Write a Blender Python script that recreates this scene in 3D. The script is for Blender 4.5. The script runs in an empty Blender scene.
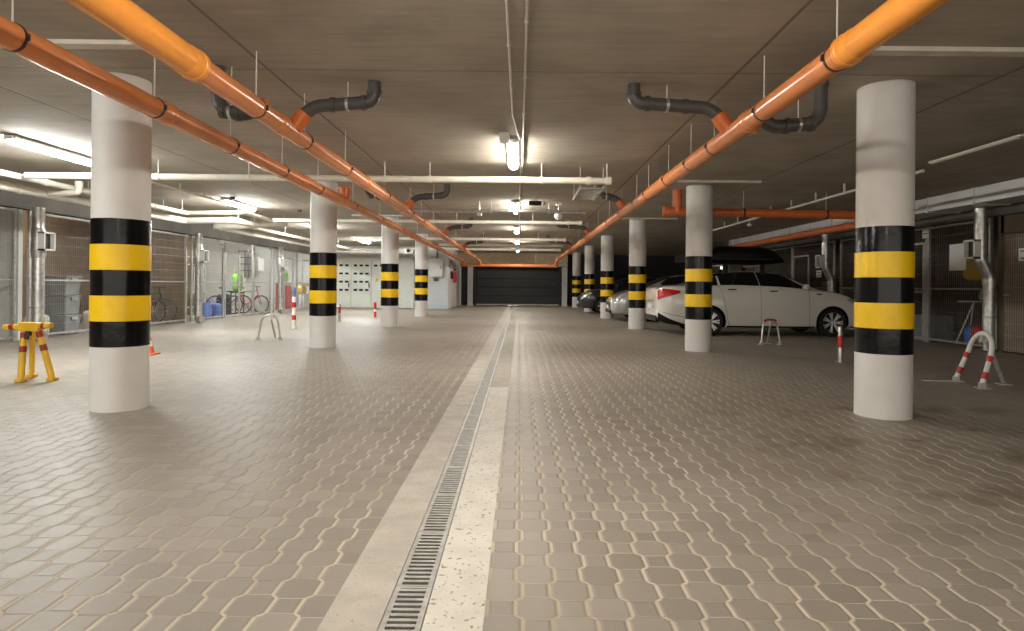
import bpy, bmesh, math, random
from mathutils import Vector, Matrix
random.seed(7)
PI = math.pi
scn = bpy.context.scene
COL = scn.collection
CEIL = 2.86

# ------------------------------------------------------------------ mesh helper
class MB:
    def __init__(s):
        s.v = []; s.f = []; s.m = []
    def add(s, vs, fs, mi=0):
        b = len(s.v)
        s.v += [Vector(v) for v in vs]
        for f in fs:
            s.f.append([b + i for i in f]); s.m.append(mi)
        return s
    def box(s, x0, x1, y0, y1, z0, z1, mi=0):
        vs = [(x, y, z) for z in (z0, z1) for y in (y0, y1) for x in (x0, x1)]
        return s.add(vs, [(0,2,3,1),(4,5,7,6),(0,1,5,4),(2,6,7,3),(0,4,6,2),(1,3,7,5)], mi)
    def obox(s, M, sx, sy, sz, mi=0):
        vs = [M @ Vector((x*sx/2, y*sy/2, z*sz/2)) for z in (-1,1) for y in (-1,1) for x in (-1,1)]
        return s.add(vs, [(0,2,3,1),(4,5,7,6),(0,1,5,4),(2,6,7,3),(0,4,6,2),(1,3,7,5)], mi)
    def bar(s, p0, p1, w, h=None, mi=0):
        p0 = Vector(p0); p1 = Vector(p1); d = p1 - p0
        q = d.to_track_quat('Z', 'Y')
        return s.obox(Matrix.Translation((p0+p1)/2) @ q.to_matrix().to_4x4(), w, h or w, d.length, mi)
    def tube(s, pts, r, seg=12, caps=True, closed=False, mi=0):
        pts = [Vector(p) for p in pts]; n = len(pts)
        rr = r if isinstance(r, (list, tuple)) else [r]*n
        rings = []; nrm = None
        for i in range(n):
            if closed:
                t = (pts[(i+1) % n] - pts[i-1]).normalized()
            else:
                a = (pts[i]-pts[i-1]).normalized() if i > 0 else None
                b = (pts[i+1]-pts[i]).normalized() if i < n-1 else None
                t = (a + b).normalized() if a is not None and b is not None else (a if a is not None else b)
            if nrm is None:
                up = Vector((0,0,1)) if abs(t.z) < .9 else Vector((1,0,0))
                nrm = (up - t*up.dot(t)).normalized()
            else:
                nrm = (nrm - t*nrm.dot(t)).normalized()
            bn = t.cross(nrm)
            rings.append([pts[i] + (nrm*math.cos(2*PI*k/seg) + bn*math.sin(2*PI*k/seg))*rr[i] for k in range(seg)])
        vs = [v for R in rings for v in R]; fs = []
        for i in range(n if closed else n-1):
            j = (i+1) % n
            for k in range(seg):
                l = (k+1) % seg
                fs.append((i*seg+k, i*seg+l, j*seg+l, j*seg+k))
        if caps and not closed:
            fs.append(tuple(range(seg))[::-1]); fs.append(tuple((n-1)*seg+k for k in range(seg)))
        return s.add(vs, fs, mi)
    def ring(s, c, axis, R, r, seg=28, sub=8, mi=0):
        c = Vector(c); a = Vector(axis).normalized()
        u = a.orthogonal().normalized(); w = a.cross(u)
        return s.tube([c + (u*math.cos(2*PI*i/seg) + w*math.sin(2*PI*i/seg))*R for i in range(seg)], r, sub, closed=True, mi=mi)
    def lathe(s, prof, c=(0,0,0), axis=(0,0,1), seg=24, mi=0):
        c = Vector(c); a = Vector(axis).normalized(); u = a.orthogonal().normalized(); w = a.cross(u)
        n = len(prof)
        vs = [c + a*z + (u*math.cos(2*PI*k/seg) + w*math.sin(2*PI*k/seg))*r for r, z in prof for k in range(seg)]
        fs = [(i*seg+k, i*seg+(k+1) % seg, (i+1)*seg+(k+1) % seg, (i+1)*seg+k) for i in range(n-1) for k in range(seg)]
        if prof[0][0] > 1e-5: fs.append(tuple(range(seg))[::-1])
        if prof[-1][0] > 1e-5: fs.append(tuple((n-1)*seg+k for k in range(seg)))
        return s.add(vs, fs, mi)
    def blob(s, c, sx, sy, sz, e=.55, seg=20, rings=12, wob=0, mi=0):
        c = Vector(c); vs = []; ph = random.random()*9
        pw = lambda t: math.copysign(abs(t)**e, t)
        for i in range(rings+1):
            la = -PI/2 + PI*i/rings
            for k in range(seg):
                lo = 2*PI*k/seg
                q = 1 + wob*math.sin(3*lo+ph+i)*math.cos(2*la+ph)
                vs.append(c + Vector((sx/2*pw(math.cos(la))*pw(math.cos(lo))*q, sy/2*pw(math.cos(la))*pw(math.sin(lo))*q, sz/2*pw(math.sin(la)))))
        fs = [(i*seg+k, i*seg+(k+1) % seg, (i+1)*seg+(k+1) % seg, (i+1)*seg+k) for i in range(rings) for k in range(seg)]
        return s.add(vs, fs, mi)
    def mesh(s, name, mats, smooth=False, off=None):
        me = bpy.data.meshes.new(name)
        o = off or Vector((0,0,0))
        me.from_pydata([tuple(v - o) for v in s.v], [], s.f)
        for m in (mats if isinstance(mats, (list, tuple)) else [mats]): me.materials.append(m)
        for p, mi in zip(me.polygons, s.m): p.material_index = mi
        bm = bmesh.new(); bm.from_mesh(me)
        bmesh.ops.remove_doubles(bm, verts=bm.verts, dist=1e-6)
        bmesh.ops.recalc_face_normals(bm, faces=bm.faces)
        if smooth:
            for f in bm.faces: f.smooth = True
            for e in bm.edges:
                if len(e.link_faces) == 2 and e.calc_face_angle(0) > math.radians(42): e.smooth = False
        bm.to_mesh(me); bm.free()
        return me
    def build(s, name, mats, parent=None, smooth=False, world=False, bevel=0):
        off = parent_world(parent) if (parent is not None and world) else None
        me = s.mesh(name, mats, smooth, off)
        o = bpy.data.objects.new(name, me); COL.objects.link(o)
        if parent is not None: o.parent = parent
        if bevel:
            b = o.modifiers.new('bevel', 'BEVEL'); b.width = bevel; b.segments = 2; b.limit_method = 'ANGLE'
        return o

def parent_world(p):
    v = Vector((0,0,0))
    while p is not None:
        v += p.location; p = p.parent
    return v

def tag(o, label, cat, group=None, kind=None):
    o['label'] = label; o['category'] = cat
    if group: o['group'] = group
    if kind: o['kind'] = kind
    return o
def thing(name, label, cat, loc=(0,0,0), rotz=0, group=None, kind=None):
    o = bpy.data.objects.new(name, None); COL.objects.link(o)
    o.empty_display_size = .1
    o.location = loc; o.rotation_euler = (0,0,rotz)
    return tag(o, label, cat, group, kind)
def struct(o):
    o['kind'] = 'structure'; return o
def dup(root, loc, rotz, label, group=None):
    r = root.copy(); COL.objects.link(r); r.location = loc; r.rotation_euler = (0,0,rotz); r['label'] = label
    if group: r['group'] = group
    for ch in list(root.children):
        c = ch.copy(); COL.objects.link(c); c.parent = r
        for g in list(ch.children):
            d = g.copy(); COL.objects.link(d); d.parent = c
    return r
def fillet(pts, r, n=6):
    pts = [Vector(p) for p in pts]; out = [pts[0]]
    for i in range(1, len(pts)-1):
        a = (pts[i-1]-pts[i]); b = (pts[i+1]-pts[i])
        q = min(r, a.length*.49, b.length*.49)
        p0 = pts[i] + a.normalized()*q; p1 = pts[i] + b.normalized()*q
        for k in range(n+1):
            t = k/n
            out.append(p0*(1-t)**2 + pts[i]*2*t*(1-t) + p1*t*t)
    out.append(pts[-1]); return out

# ------------------------------------------------------------------ materials
def new_mat(name):
    m = bpy.data.materials.new(name); m.use_nodes = True
    nt = m.node_tree; return m, nt, nt.nodes['Principled BSDF']
class E:
    """tiny expression wrapper over Math nodes"""
    def __init__(s, nt, sock): s.nt = nt; s.s = sock
    def _op(s, op, *a):
        n = s.nt.nodes.new('ShaderNodeMath'); n.operation = op
        for i, x in enumerate((s,)+a):
            if isinstance(x, E): s.nt.links.new(x.s, n.inputs[i])
            else: n.inputs[i].default_value = x
        return E(s.nt, n.outputs[0])
    def __add__(s, o): return s._op('ADD', o)
    def __sub__(s, o): return s._op('SUBTRACT', o)
    def __mul__(s, o): return s._op('MULTIPLY', o)
    def __truediv__(s, o): return s._op('DIVIDE', o)
    def lt(s, o): return s._op('LESS_THAN', o)
    def gt(s, o): return s._op('GREATER_THAN', o)
    def min(s, o): return s._op('MINIMUM', o)
    def max(s, o): return s._op('MAXIMUM', o)
    def abs(s): return s._op('ABSOLUTE')
    def floor(s): return s._op('FLOOR')
    def sign(s): return s._op('SIGN')
    def mod(s, o): return s._op('FLOORED_MODULO', o)
    def rsub(s, c): return s._op('MULTIPLY', -1.0) + c
def sel(c, a, b): return (a - b)*c + b      # c ? a : b
def smooth(e, a, b):
    n = e.nt.nodes.new('ShaderNodeMapRange'); n.interpolation_type = 'SMOOTHSTEP'
    n.inputs[1].default_value = a; n.inputs[2].default_value = b
    e.nt.links.new(e.s, n.inputs[0]); return E(e.nt, n.outputs[0])
def position(nt):
    g = nt.nodes.new('ShaderNodeNewGeometry'); x = nt.nodes.new('ShaderNodeSeparateXYZ')
    nt.links.new(g.outputs['Position'], x.inputs[0]); return g.outputs['Position'], [E(nt, o) for o in x.outputs]
def noise(nt, vec, scale, detail=4, rough=.55, sc=(1,1,1)):
    n = nt.nodes.new('ShaderNodeTexNoise'); n.inputs['Scale'].default_value = scale
    n.inputs['Detail'].default_value = detail; n.inputs['Roughness'].default_value = rough
    if sc != (1,1,1):
        m = nt.nodes.new('ShaderNodeMapping'); m.inputs['Scale'].default_value = sc
        nt.links.new(vec, m.inputs[0]); vec = m.outputs[0]
    if vec is not None: nt.links.new(vec, n.inputs['Vector'])
    return E(nt, n.outputs['Fac'])
def mixc(nt, f, a, b):
    n = nt.nodes.new('ShaderNodeMix'); n.data_type = 'RGBA'
    if isinstance(f, E): nt.links.new(f.s, n.inputs[0])
    else: n.inputs[0].default_value = f
    for i, x in ((6, a), (7, b)):
        if isinstance(x, tuple): n.inputs[i].default_value = (*x, 1)
        else: nt.links.new(x, n.inputs[i])
    return n.outputs[2]
def bump(nt, bs, h, dist, strength=1):
    b = nt.nodes.new('ShaderNodeBump'); b.inputs['Distance'].default_value = dist; b.inputs['Strength'].default_value = strength
    nt.links.new(h.s, b.inputs['Height']); nt.links.new(b.outputs[0], bs.inputs['Normal'])
def mat(name, c, rough=.5, metal=0, var=.12, scale=6, bmp=0, coat=0, trans=0, alpha=1, spec=.5):
    m, nt, bs = new_mat(name)
    bs.inputs['Roughness'].default_value = rough; bs.inputs['Metallic'].default_value = metal
    bs.inputs['Coat Weight'].default_value = coat; bs.inputs['Transmission Weight'].default_value = trans
    bs.inputs['Alpha'].default_value = alpha; bs.inputs['Specular IOR Level'].default_value = spec
    tc = nt.nodes.new('ShaderNodeTexCoord')
    n = noise(nt, tc.outputs['Object'], scale, 5)
    k = smooth(n, .3, .7)
    nt.links.new(mixc(nt, k, tuple(x*(1-var) for x in c), tuple(min(1, x*(1+var)) for x in c)), bs.inputs['Base Color'])
    if bmp: bump(nt, bs, n, bmp, .6)
    return m

def mat_pavers():
    m, nt, bs = new_mat('octagon_pavers')
    pos, (x, y, z) = position(nt)
    P = .1227
    u = (x + .107 + .006)/P; v = (y + .03)/P
    iu = u.floor(); iv = v.floor()
    lu = u - iu - .5; lv = v - iv - .5
    au = lu.abs(); av = lv.abs()
    par = (iu + iv).mod(2.0)                       # 0 octagon cell, 1 square cell
    mx = au.max(av); mn = au.min(av)
    WV, WH = .055, .019                           # joint half widths: along the garage wide, across it narrow
    # octagon cell
    dv = (au.rsub(.6))/WV; dh = (av.rsub(.6))/WH; dd = ((au + av).rsub(1.0))*.7071/.042
    d_oct = dv.min(dh).min(dd)
    # square cell
    d_sq_side = sel(au.gt(av), (au - .4).abs()/WV, (av - .4).abs()/WH)
    corner = mn.gt(.4)
    d_diag = (mx - mn)*.7071/.042
    d_sq = sel(corner, d_diag.min(((au-.4).abs()/WV)._op('ADD', 0.0)), sel(mx.lt(.4), ((au - .4).abs()/WV).min((av - .4).abs()/WH), d_sq_side))
    d = sel(par.lt(.5), d_oct, d_sq)
    fill = noise(nt, pos, 1.3, 3)
    joint = smooth(d, .75, 1.15).rsub(1.0)
    # paver id
    ou = iu + (au.gt(.4)*par)*lu.sign()*(au.gt(av)); ov = iv + (av.gt(.4)*par)*lv.sign()*(av.gt(au))
    comb = nt.nodes.new('ShaderNodeCombineXYZ'); nt.links.new(ou.s, comb.inputs[0]); nt.links.new(ov.s, comb.inputs[1])
    wn = nt.nodes.new('ShaderNodeTexWhiteNoise'); wn.noise_dimensions = '2D'; nt.links.new(comb.outputs[0], wn.inputs['Vector'])
    rnd = E(nt, wn.outputs['Value'])
    fine = noise(nt, pos, 160, 3); big = smooth(noise(nt, pos, .55, 5, .6), .35, .68)
    c = mixc(nt, rnd, (.242, .213, .178), (.318, .283, .240))
    c = mixc(nt, smooth(fine, .3, .75)*.38, c, (.40, .365, .315))
    c = mixc(nt, big*.30, c, (.225, .178, .130))
    # tyre and damp stains of their own shape near the right-hand bays
    st = smooth(noise(nt, pos, 1.7, 6, .65), .50, .66)*smooth(x, 1.2, 2.3)*(smooth(y, 2.6, 3.6))*(smooth(y, 5.2, 7.0).rsub(1.0))
    c = mixc(nt, st*.75, c, (.15, .105, .066))
    sand = mixc(nt, smooth(noise(nt, pos, .8, 4), .35, .65), (.60, .525, .415), (.40, .33, .24))
    sand = mixc(nt, smooth(x, -3.2, -.3).rsub(1.0)*.6, sand, (.27, .215, .15))     # joint sand gets darker towards the left
    hfl = sel(par.lt(.5), dh.lt(dv.min(dd)), ((av - .4).abs()/WH).lt((au - .4).abs()/WV))
    sand = mixc(nt, hfl*smooth(noise(nt, pos, 2.5, 3), .35, .6)*.75, sand, (.17, .13, .09))
    sand = mixc(nt, st*.8, sand, (.12, .085, .055))
    c = mixc(nt, joint, c, sand)
    nt.links.new(c, bs.inputs['Base Color'])
    r = (joint*.3 + .40) + fine*.14
    nt.links.new(r.s, bs.inputs['Roughness'])
    bs.inputs['Specular IOR Level'].default_value = .42
    h = smooth(d, .6, 2.6)*.8 + fine*.12
    bump(nt, bs, h, .005, .55)
    return m

def mat_ceiling():
    m, nt, bs = new_mat('ceiling_concrete')
    pos, (x, y, z) = position(nt)
    n1 = noise(nt, pos, 1.1, 6, .6); n2 = noise(nt, pos, 5, 5, .6, (.35, 3.5, 1)); n3 = noise(nt, pos, 40, 3)
    k = smooth(n1*.62 + n2*.38, .34, .66)
    c = mixc(nt, k, (.33, .288, .232), (.47, .418, .342))
    c = mixc(nt, smooth(n3, .3, .7)*.25, c, (.38, .335, .272))
    line = None
    for X in (-4.72, -2.08, 1.77, 3.95, 6.6):
        l = smooth((x - X).abs(), .006, .02).rsub(1.0); line = l if line is None else line.max(l)
    c = mixc(nt, line*.75, c, (.13, .105, .08))
    ln2 = None
    for Y in (5.1, 10.5, 15.9, 21.3, 26.7):
        l = smooth((y - Y).abs(), .008, .02).rsub(1.0); ln2 = l if ln2 is None else ln2.max(l)
    c = mixc(nt, ln2*.5, c, (.17, .14, .11))
    nt.links.new(c, bs.inputs['Base Color']); bs.inputs['Roughness'].default_value = .85
    bump(nt, bs, n2*.3 + n3*.2 - line - ln2, .006, .5)
    return m

def mat_speckled(name, c1, c2, spot, amt):
    m, nt, bs = new_mat(name)
    pos, _ = position(nt)
    n = smooth(noise(nt, pos, 5, 6, .65), .3, .7); f = noise(nt, pos, 40, 4, .65); g = noise(nt, pos, 120, 2)
    c = mixc(nt, n, c1, c2)
    c = mixc(nt, smooth(f, .585, .65)*amt, c, spot)
    c = mixc(nt, smooth(g, .35, .7)*.25, c, c1)
    nt.links.new(c, bs.inputs['Base Color']); bs.inputs['Roughness'].default_value = .8
    bump(nt, bs, f, .004, .5); return m

def emit(name, c, s):
    m, nt, bs = new_mat(name)
    bs.inputs['Base Color'].default_value = (.9,.9,.88,1)
    bs.inputs['Emission Color'].default_value = (*c, 1); bs.inputs['Emission Strength'].default_value = s
    return m

M = {}
M['paver'] = mat_pavers(); M['ceil'] = mat_ceiling()
M['strip_l'] = mat_speckled('drain_strip_concrete', (.42,.385,.335), (.56,.515,.45), (.33,.29,.24), .7)
M['strip_r'] = mat_speckled('worn_light_concrete', (.60,.565,.50), (.72,.69,.62), (.13,.095,.06), .9)
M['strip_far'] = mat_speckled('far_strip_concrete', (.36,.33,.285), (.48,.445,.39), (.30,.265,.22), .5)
M['pillar'] = mat('pillar_paint', (.72,.69,.66), .55, var=.05, scale=3, bmp=.003)
M['black'] = mat('black_band_film', (.004,.004,.005), .16, var=.3, bmp=.004, scale=9, spec=.32)
M['yellow'] = mat('yellow_band_film', (.95,.60,.006), .34, var=.05, bmp=.002)
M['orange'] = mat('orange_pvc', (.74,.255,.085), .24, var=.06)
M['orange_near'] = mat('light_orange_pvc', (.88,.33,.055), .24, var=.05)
M['orange_dk'] = mat('dull_orange_pvc', (.66,.16,.04), .35, var=.08)
M['grey_pvc'] = mat('dark_grey_pvc', (.075,.068,.064), .42, var=.1)
M['white_pvc'] = mat('white_insulation', (.66,.62,.53), .5, var=.07)
M['batten'] = mat('pale_batten', (.62,.57,.48), .7, var=.08)
M['zinc'] = mat('galvanized_steel', (.62,.62,.60), .36, .9, var=.18, scale=12)
M['duct'] = mat('duct_sheet', (.66,.66,.65), .45, .7, var=.06, scale=2)
M['zinc_dull'] = mat('dull_zinc', (.50,.49,.46), .5, .6, var=.15, scale=14)
M['steel'] = mat('brushed_steel', (.6,.58,.54), .3, .9, var=.1)
M['dark_steel'] = mat('dark_steel', (.06,.055,.05), .45, .6, var=.15)
M['wire'] = mat('mesh_wire_zinc', (.45,.44,.41), .45, .6, var=.1)
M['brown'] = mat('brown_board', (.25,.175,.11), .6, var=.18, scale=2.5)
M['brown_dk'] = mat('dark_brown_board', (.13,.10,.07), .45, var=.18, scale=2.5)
M['pale'] = mat('pale_plaster', (.62,.62,.58), .8, var=.06, scale=2)
M['bluewhite'] = mat('pale_blue_wall_paint', (.66,.69,.70), .7, var=.04, scale=2)
M['blueskirt'] = mat('light_blue_skirting', (.55,.61,.66), .6, var=.04)
M['lintel'] = mat('dark_concrete_beam', (.13,.115,.10), .85, var=.15, scale=2)
M['gate_white'] = mat('white_gate_paint', (.70,.72,.66), .5, var=.03)
M['charcoal'] = mat('charcoal_gate', (.022,.022,.026), .5, var=.25, scale=1.5)
M['tan'] = mat('tan_concrete', (.62,.49,.33), .8, var=.12)
M['white'] = mat('white_paint', (.78,.77,.73), .45, var=.04)
M['red'] = mat('red_tape', (.55,.03,.02), .45, var=.08)
M['darkred'] = mat('dark_red_tape', (.30,.035,.02), .5, var=.1)
M['yel_paint'] = mat('yellow_enamel', (.78,.46,.03), .4, var=.07)
M['carwhite'] = mat('white_car_paint', (.80,.78,.72), .22, var=.01, coat=1)
M['carsilver'] = mat('silver_car_paint', (.50,.50,.50), .28, .55, var=.02, coat=1)
M['cardark'] = mat('black_car_paint', (.012,.012,.014), .2, var=.1, coat=1)
M['glass'] = mat('dark_car_glass', (.008,.009,.010), .06, var=.1)
M['tyre'] = mat('tyre_rubber', (.014,.014,.014), .75, var=.2)
M['plastic_blk'] = mat('black_plastic', (.006,.006,.006), .4, var=.2, spec=.25)
M['liner'] = mat('arch_liner', (.008,.008,.008), .9, var=.1)
M['alloy'] = mat('alloy_wheel', (.75,.75,.75), .3, .55, var=.05)
M['tail'] = mat('red_lamp_lens', (.62,.02,.02), .12, var=.25, scale=25, coat=1)
M['lens'] = mat('clear_lamp_lens', (.55,.56,.56), .1, .3, var=.2, scale=20, coat=1)
M['tubplast'] = mat('translucent_grey_plastic', (.24,.25,.26), .35, var=.15)
M['blue'] = mat('blue_woven_plastic', (.10,.20,.55), .45, var=.15, scale=10, bmp=.01)
M['green'] = mat('green_fabric', (.20,.48,.08), .8, var=.12)
M['paper'] = mat('white_paper', (.82,.82,.80), .7, var=.02)
M['ink'] = mat('grey_print', (.15,.15,.16), .7, var=.02)
M['cream'] = mat('cream_cloth', (.66,.62,.54), .85, var=.08, bmp=.01)
M['redpaint'] = mat('bright_red_paint', (.62,.03,.03), .35, var=.06)
M['pinkred'] = mat('pink_red_frame_paint', (.62,.10,.13), .35, var=.06)
M['orangebike'] = mat('orange_frame_paint', (.80,.28,.02), .35, var=.06)
M['black_rub'] = mat('black_rubber', (.015,.015,.015), .6, var=.15)
M['pink'] = mat('pale_pink_door_paint', (.66,.58,.55), .5, var=.04)
M['conduit'] = mat('white_conduit', (.66,.62,.55), .45, var=.05)
M['cone'] = mat('cone_orange', (.80,.14,.03), .45, var=.06)
M['lamp_c'] = emit('lit_warm_diffuser', (1, .94, .84), 34)
M['lamp_l'] = emit('lit_cool_diffuser', (.97, 1, .98), 80)
M['store_fill'] = emit('store_fill_diffuser', (.98, 1, .97), 60)  # glow of the lamps added inside the two far left stores
M['store_fill_dim'] = emit('dim_store_fill_diffuser', (1, .93, .82), 16)  # weaker glow of the lamp added in the store with the tubs
M['lamp_off'] = mat('unlit_diffuser', (.62,.56,.45), .4, var=.03)

# ------------------------------------------------------------------ camera
cam_d = bpy.data.cameras.new('camera'); cam = bpy.data.objects.new('camera', cam_d); COL.objects.link(cam)
cam_d.sensor_width = 36; cam_d.lens = 620/1024*36
cam_d.shift_x = -(519.5-512)/1024; cam_d.shift_y = -(315.5-285.7)/1024
cam.location = (0, 0, 1.1)
cam.rotation_euler = (PI/2, 0, 0)
cam.rotation_euler = (Matrix.Rotation(PI/2, 3, 'X') @ Matrix.Rotation(math.radians(.55), 3, 'Z')).to_euler()
cam_d.clip_end = 200; cam_d.clip_start = .05
scn.camera = cam

# ------------------------------------------------------------------ shell
XL, XR = -9.2, 8.6          # mesh fronts of the storage rooms
XLL, XRR = -11.8, 11.2
YB, YF = 34.0, -6.0
fl = MB()
for a, b in ((XLL, -.632), (-.107, XRR)):
    fl.add([(a,YF,0),(b,YF,0),(b,YB+3,0),(a,YB+3,0)], [(0,1,2,3)])
struct(fl.build('floor', M['paver']))
def strip(name, x0, x1, y0, y1, m):
    return struct(MB().box(x0, x1, y0, y1, -.2, .003).build(name, m))
strip('trim_1', -.632, -.442, YF, YB, M['strip_l'])
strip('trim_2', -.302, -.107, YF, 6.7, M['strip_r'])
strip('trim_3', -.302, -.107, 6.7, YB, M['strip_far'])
struct(MB().box(-.45, -.295, YF, YB, -.2, -.10).build('trim_4', M['dark_steel']))
struct(MB().box(XLL, XRR, YF, YB+3, CEIL, CEIL+.25).build('ceiling', M['ceil']))

# walls
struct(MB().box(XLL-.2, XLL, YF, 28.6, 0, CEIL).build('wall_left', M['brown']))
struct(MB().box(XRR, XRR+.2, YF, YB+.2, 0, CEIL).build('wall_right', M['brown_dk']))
struct(MB().box(XLL-.2, -3.28, 28.6, 28.8, 0, CEIL).build('wall_back', M['bluewhite']))
struct(MB().box(-3.42, -3.28, 28.8, YB, 0, CEIL).build('wall_alcove', M['bluewhite']))
struct(MB().box(-5.3, -3.28, 28.575, 28.6, 0, .20).build('baseboard_back', M['blueskirt']))
b = MB(); b.box(-3.42, XRR, YB+.6, YB+.8, 0, CEIL)
struct(b.build('wall_far', M['charcoal']))
b = MB(); b.box(-3.28, 2.6, YB-.35, YB-.1, 2.28, CEIL)
struct(b.build('trim_5', M['tan']))
b = MB(); b.box(-3.28, 2.6, YB-.30, YB-.12, 2.16, 2.28)
struct(b.build('trim_6', M['pale']))
# dark beams above the mesh fronts
struct(MB().box(XL-.12, XL+.10, YF, 28.6, 2.43, CEIL).build('trim_7', M['lintel']))
struct(MB().box(XR-.10, XR+.12, YF, YB, 2.43, CEIL).build('trim_8', M['lintel']))
# storage partitions
for i, (y, m) in enumerate(((11.5,'pale'),(17.25,'brown'),(23.1,'pale'))):
    struct(MB().box(XLL, XL-.06, y-.05, y+.05, 0, CEIL).build('wall_partition_%d' % (i+1), M[m]))
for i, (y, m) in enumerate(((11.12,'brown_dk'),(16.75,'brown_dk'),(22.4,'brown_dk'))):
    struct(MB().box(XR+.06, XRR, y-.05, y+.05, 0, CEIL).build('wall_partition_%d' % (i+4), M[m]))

# ------------------------------------------------------------------ drain grates
g = MB(); L = .498
for x0, x1 in ((-.0665, -.048), (.048, .0665)): g.box(x0, x1, 0, L, -.03, .004)
n = 15; pitch = L/n
for i in range(n+1):
    y = min(i*pitch, L-.012)
    g.box(-.048, .048, y, y+(.016 if 0 < i < n else .012), -.025, .0035)
gm = g.mesh('drain_grate', M['zinc_dull'])
for i in range(70):
    o = bpy.data.objects.new('drain_grate', gm); COL.objects.link(o)
    o.location = (-.372, -.25 + .5*i + .005, 0)
    tag(o, 'slotted zinc grate section laid in the long floor drain between the pale concrete strips', 'drain grate', 'grate sections of the floor drain')

# ------------------------------------------------------------------ pillars
PW = .223
def pillar(x, y, label):
    t = thing('pillar', label, 'pillar', (x, y, 0), 0, 'striped concrete pillars', 'thing')
    s = MB(); s.lathe([(PW, 0), (PW, CEIL)], seg=64); s.build('shaft', M['pillar'], t, True)
    for k in range(5):
        z = .548 + .2175*k
        r = PW + .003 + (.003 if k in (1, 3) else 0)
        p = MB(); p.lathe([(PW-.001, z), (r, z), (r, z+.2175), (PW-.001, z+.2175)], seg=64)
        p.build('yellow_band' if k in (1, 3) else 'black_band', M['yellow' if k in (1, 3) else 'black'], t, True)
LP = [(-3.485,5.42,'big striped pillar beside the yellow parking barrier, nearest on the left'),
      (-3.42,10.8,'striped pillar before the vented white gate, second along the left row'),
      (-3.38,16.15,'striped pillar in front of the vented white gate, third along the left row'),
      (-3.42,21.6,'small striped pillar beside the wall cabinet, last in the left row')]
RP = [(3.185,5.42,'big striped pillar beside the red and white hoop barrier, nearest on the right'),
      (3.12,10.8,'striped pillar hiding the rear door of the white car'),
      (3.09,16.25,'striped pillar between the tail of the white car and the silver car'),
      (3.05,21.6,'striped pillar just behind the nose of the silver car'),
      (3.05,27.0,'striped pillar behind the nose of the black car'),
      (2.98,32.4,'farthest and smallest striped pillar beside the dark gate')]
for p in LP + RP: pillar(*p)

# ceiling battens
def batten(x0, x1, y, label):
    tag(MB().box(x0, x1, y-.05, y+.05, CEIL-.035, CEIL-.002).build('ceiling_batten', M['batten']), label, 'batten', 'pale battens across the ceiling')
batten(-4.4, -2.75, 4.55, 'pale batten on the ceiling above the nearest left pillar')
batten(2.3, 4.4, 4.53, 'pale batten on the ceiling above the nearest right pillar')
batten(2.5, 3.95, 10.2, 'pale batten on the ceiling above the pillar by the white car')
batten(2.6, 4.0, 15.8, 'pale batten on the ceiling above the pillar at the white car tail')
batten(-4.25, -2.95, 15.7, 'pale batten on the ceiling above the third left pillar')

# ------------------------------------------------------------------ big orange pipes
def sewer(name, label, X, z0, slope, y0, y1, ybell, r_near, r, m_near, m, bells, clamps):
    zz = lambda y: z0 - slope*y
    P = lambda y: (X, y, zz(y))
    t = thing(name, label, 'pipe', P(y0), 0, 'orange drain pipes along the garage')
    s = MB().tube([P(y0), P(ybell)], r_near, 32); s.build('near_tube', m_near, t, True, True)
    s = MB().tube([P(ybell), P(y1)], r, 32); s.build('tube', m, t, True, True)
    for y in bells:
        rr = r_near if y < ybell + .01 else r
        s = MB().tube([P(y-.14), P(y-.13), P(y-.045), P(y-.04), P(y), P(y+.005)], [rr+.001, rr+.005, rr+.005, rr+.010, rr+.010, rr+.001], 32)
        s.build('socket', m_near if y < ybell+.01 else m, t, True, True)
        d = MB().ring(P(y+.004), (0,1,-slope), rr+.003, .006, 32, 6); d.build('seal_ring', M['plastic_blk'], t, True, True)
    for y in clamps:
        rr = (r_near if y < ybell else r)
        c = MB(); c.tube([P(y-.009), P(y+.009)], rr+.004, 32)
        for sx in (-1, 1): c.box(X+sx*(rr+.004)-.012, X+sx*(rr+.004)+.012, y-.009, y+.009, zz(y)-.018, zz(y)+.018)
        co = c.build('clamp', M['dark_steel'], t, True, True)
        h = MB().tube([(X, y, zz(y)+rr), (X, y, CEIL)], .005, 8); h.build('hanger_rod', M['conduit'], co, True, True)
    return zz
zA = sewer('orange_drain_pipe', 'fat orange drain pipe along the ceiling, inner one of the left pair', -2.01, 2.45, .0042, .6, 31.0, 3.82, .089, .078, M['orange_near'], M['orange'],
   [3.82, 5.2, 8.0, 10.5, 13.2, 15.9, 18.6, 21.3, 24, 26.7], [2.2, 4.7, 5.75, 7.1, 9.2, 11.3, 12.6, 14.4, 16.9, 19.4, 22, 24.8, 28])
zB = sewer('orange_drain_pipe', 'orange drain pipe crossing in front of the left pillars, outer one of the left pair', -2.81, 2.46, .0048, .5, 31.0, .9, .08, .078, M['orange'], M['orange'],
   [4.95, 8.1, 9.6, 13.4, 16.2, 19, 22, 25], [3.42, 4.75, 6.0, 7.3, 8.6, 10.4, 12.4, 14.6, 17, 19.6, 22.5, 26])
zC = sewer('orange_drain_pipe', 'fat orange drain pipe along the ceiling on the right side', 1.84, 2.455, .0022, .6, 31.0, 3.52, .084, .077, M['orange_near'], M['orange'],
   [3.52, 5.05, 7.9, 10.4, 13.2, 15.9, 18.6, 21.3, 24, 26.7], [2.4, 3.62, 4.7, 5.9, 6.7, 7.7, 8.9, 9.8, 11.2, 12.8, 14.6, 16.9, 19.4, 22, 24.8, 28])
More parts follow.
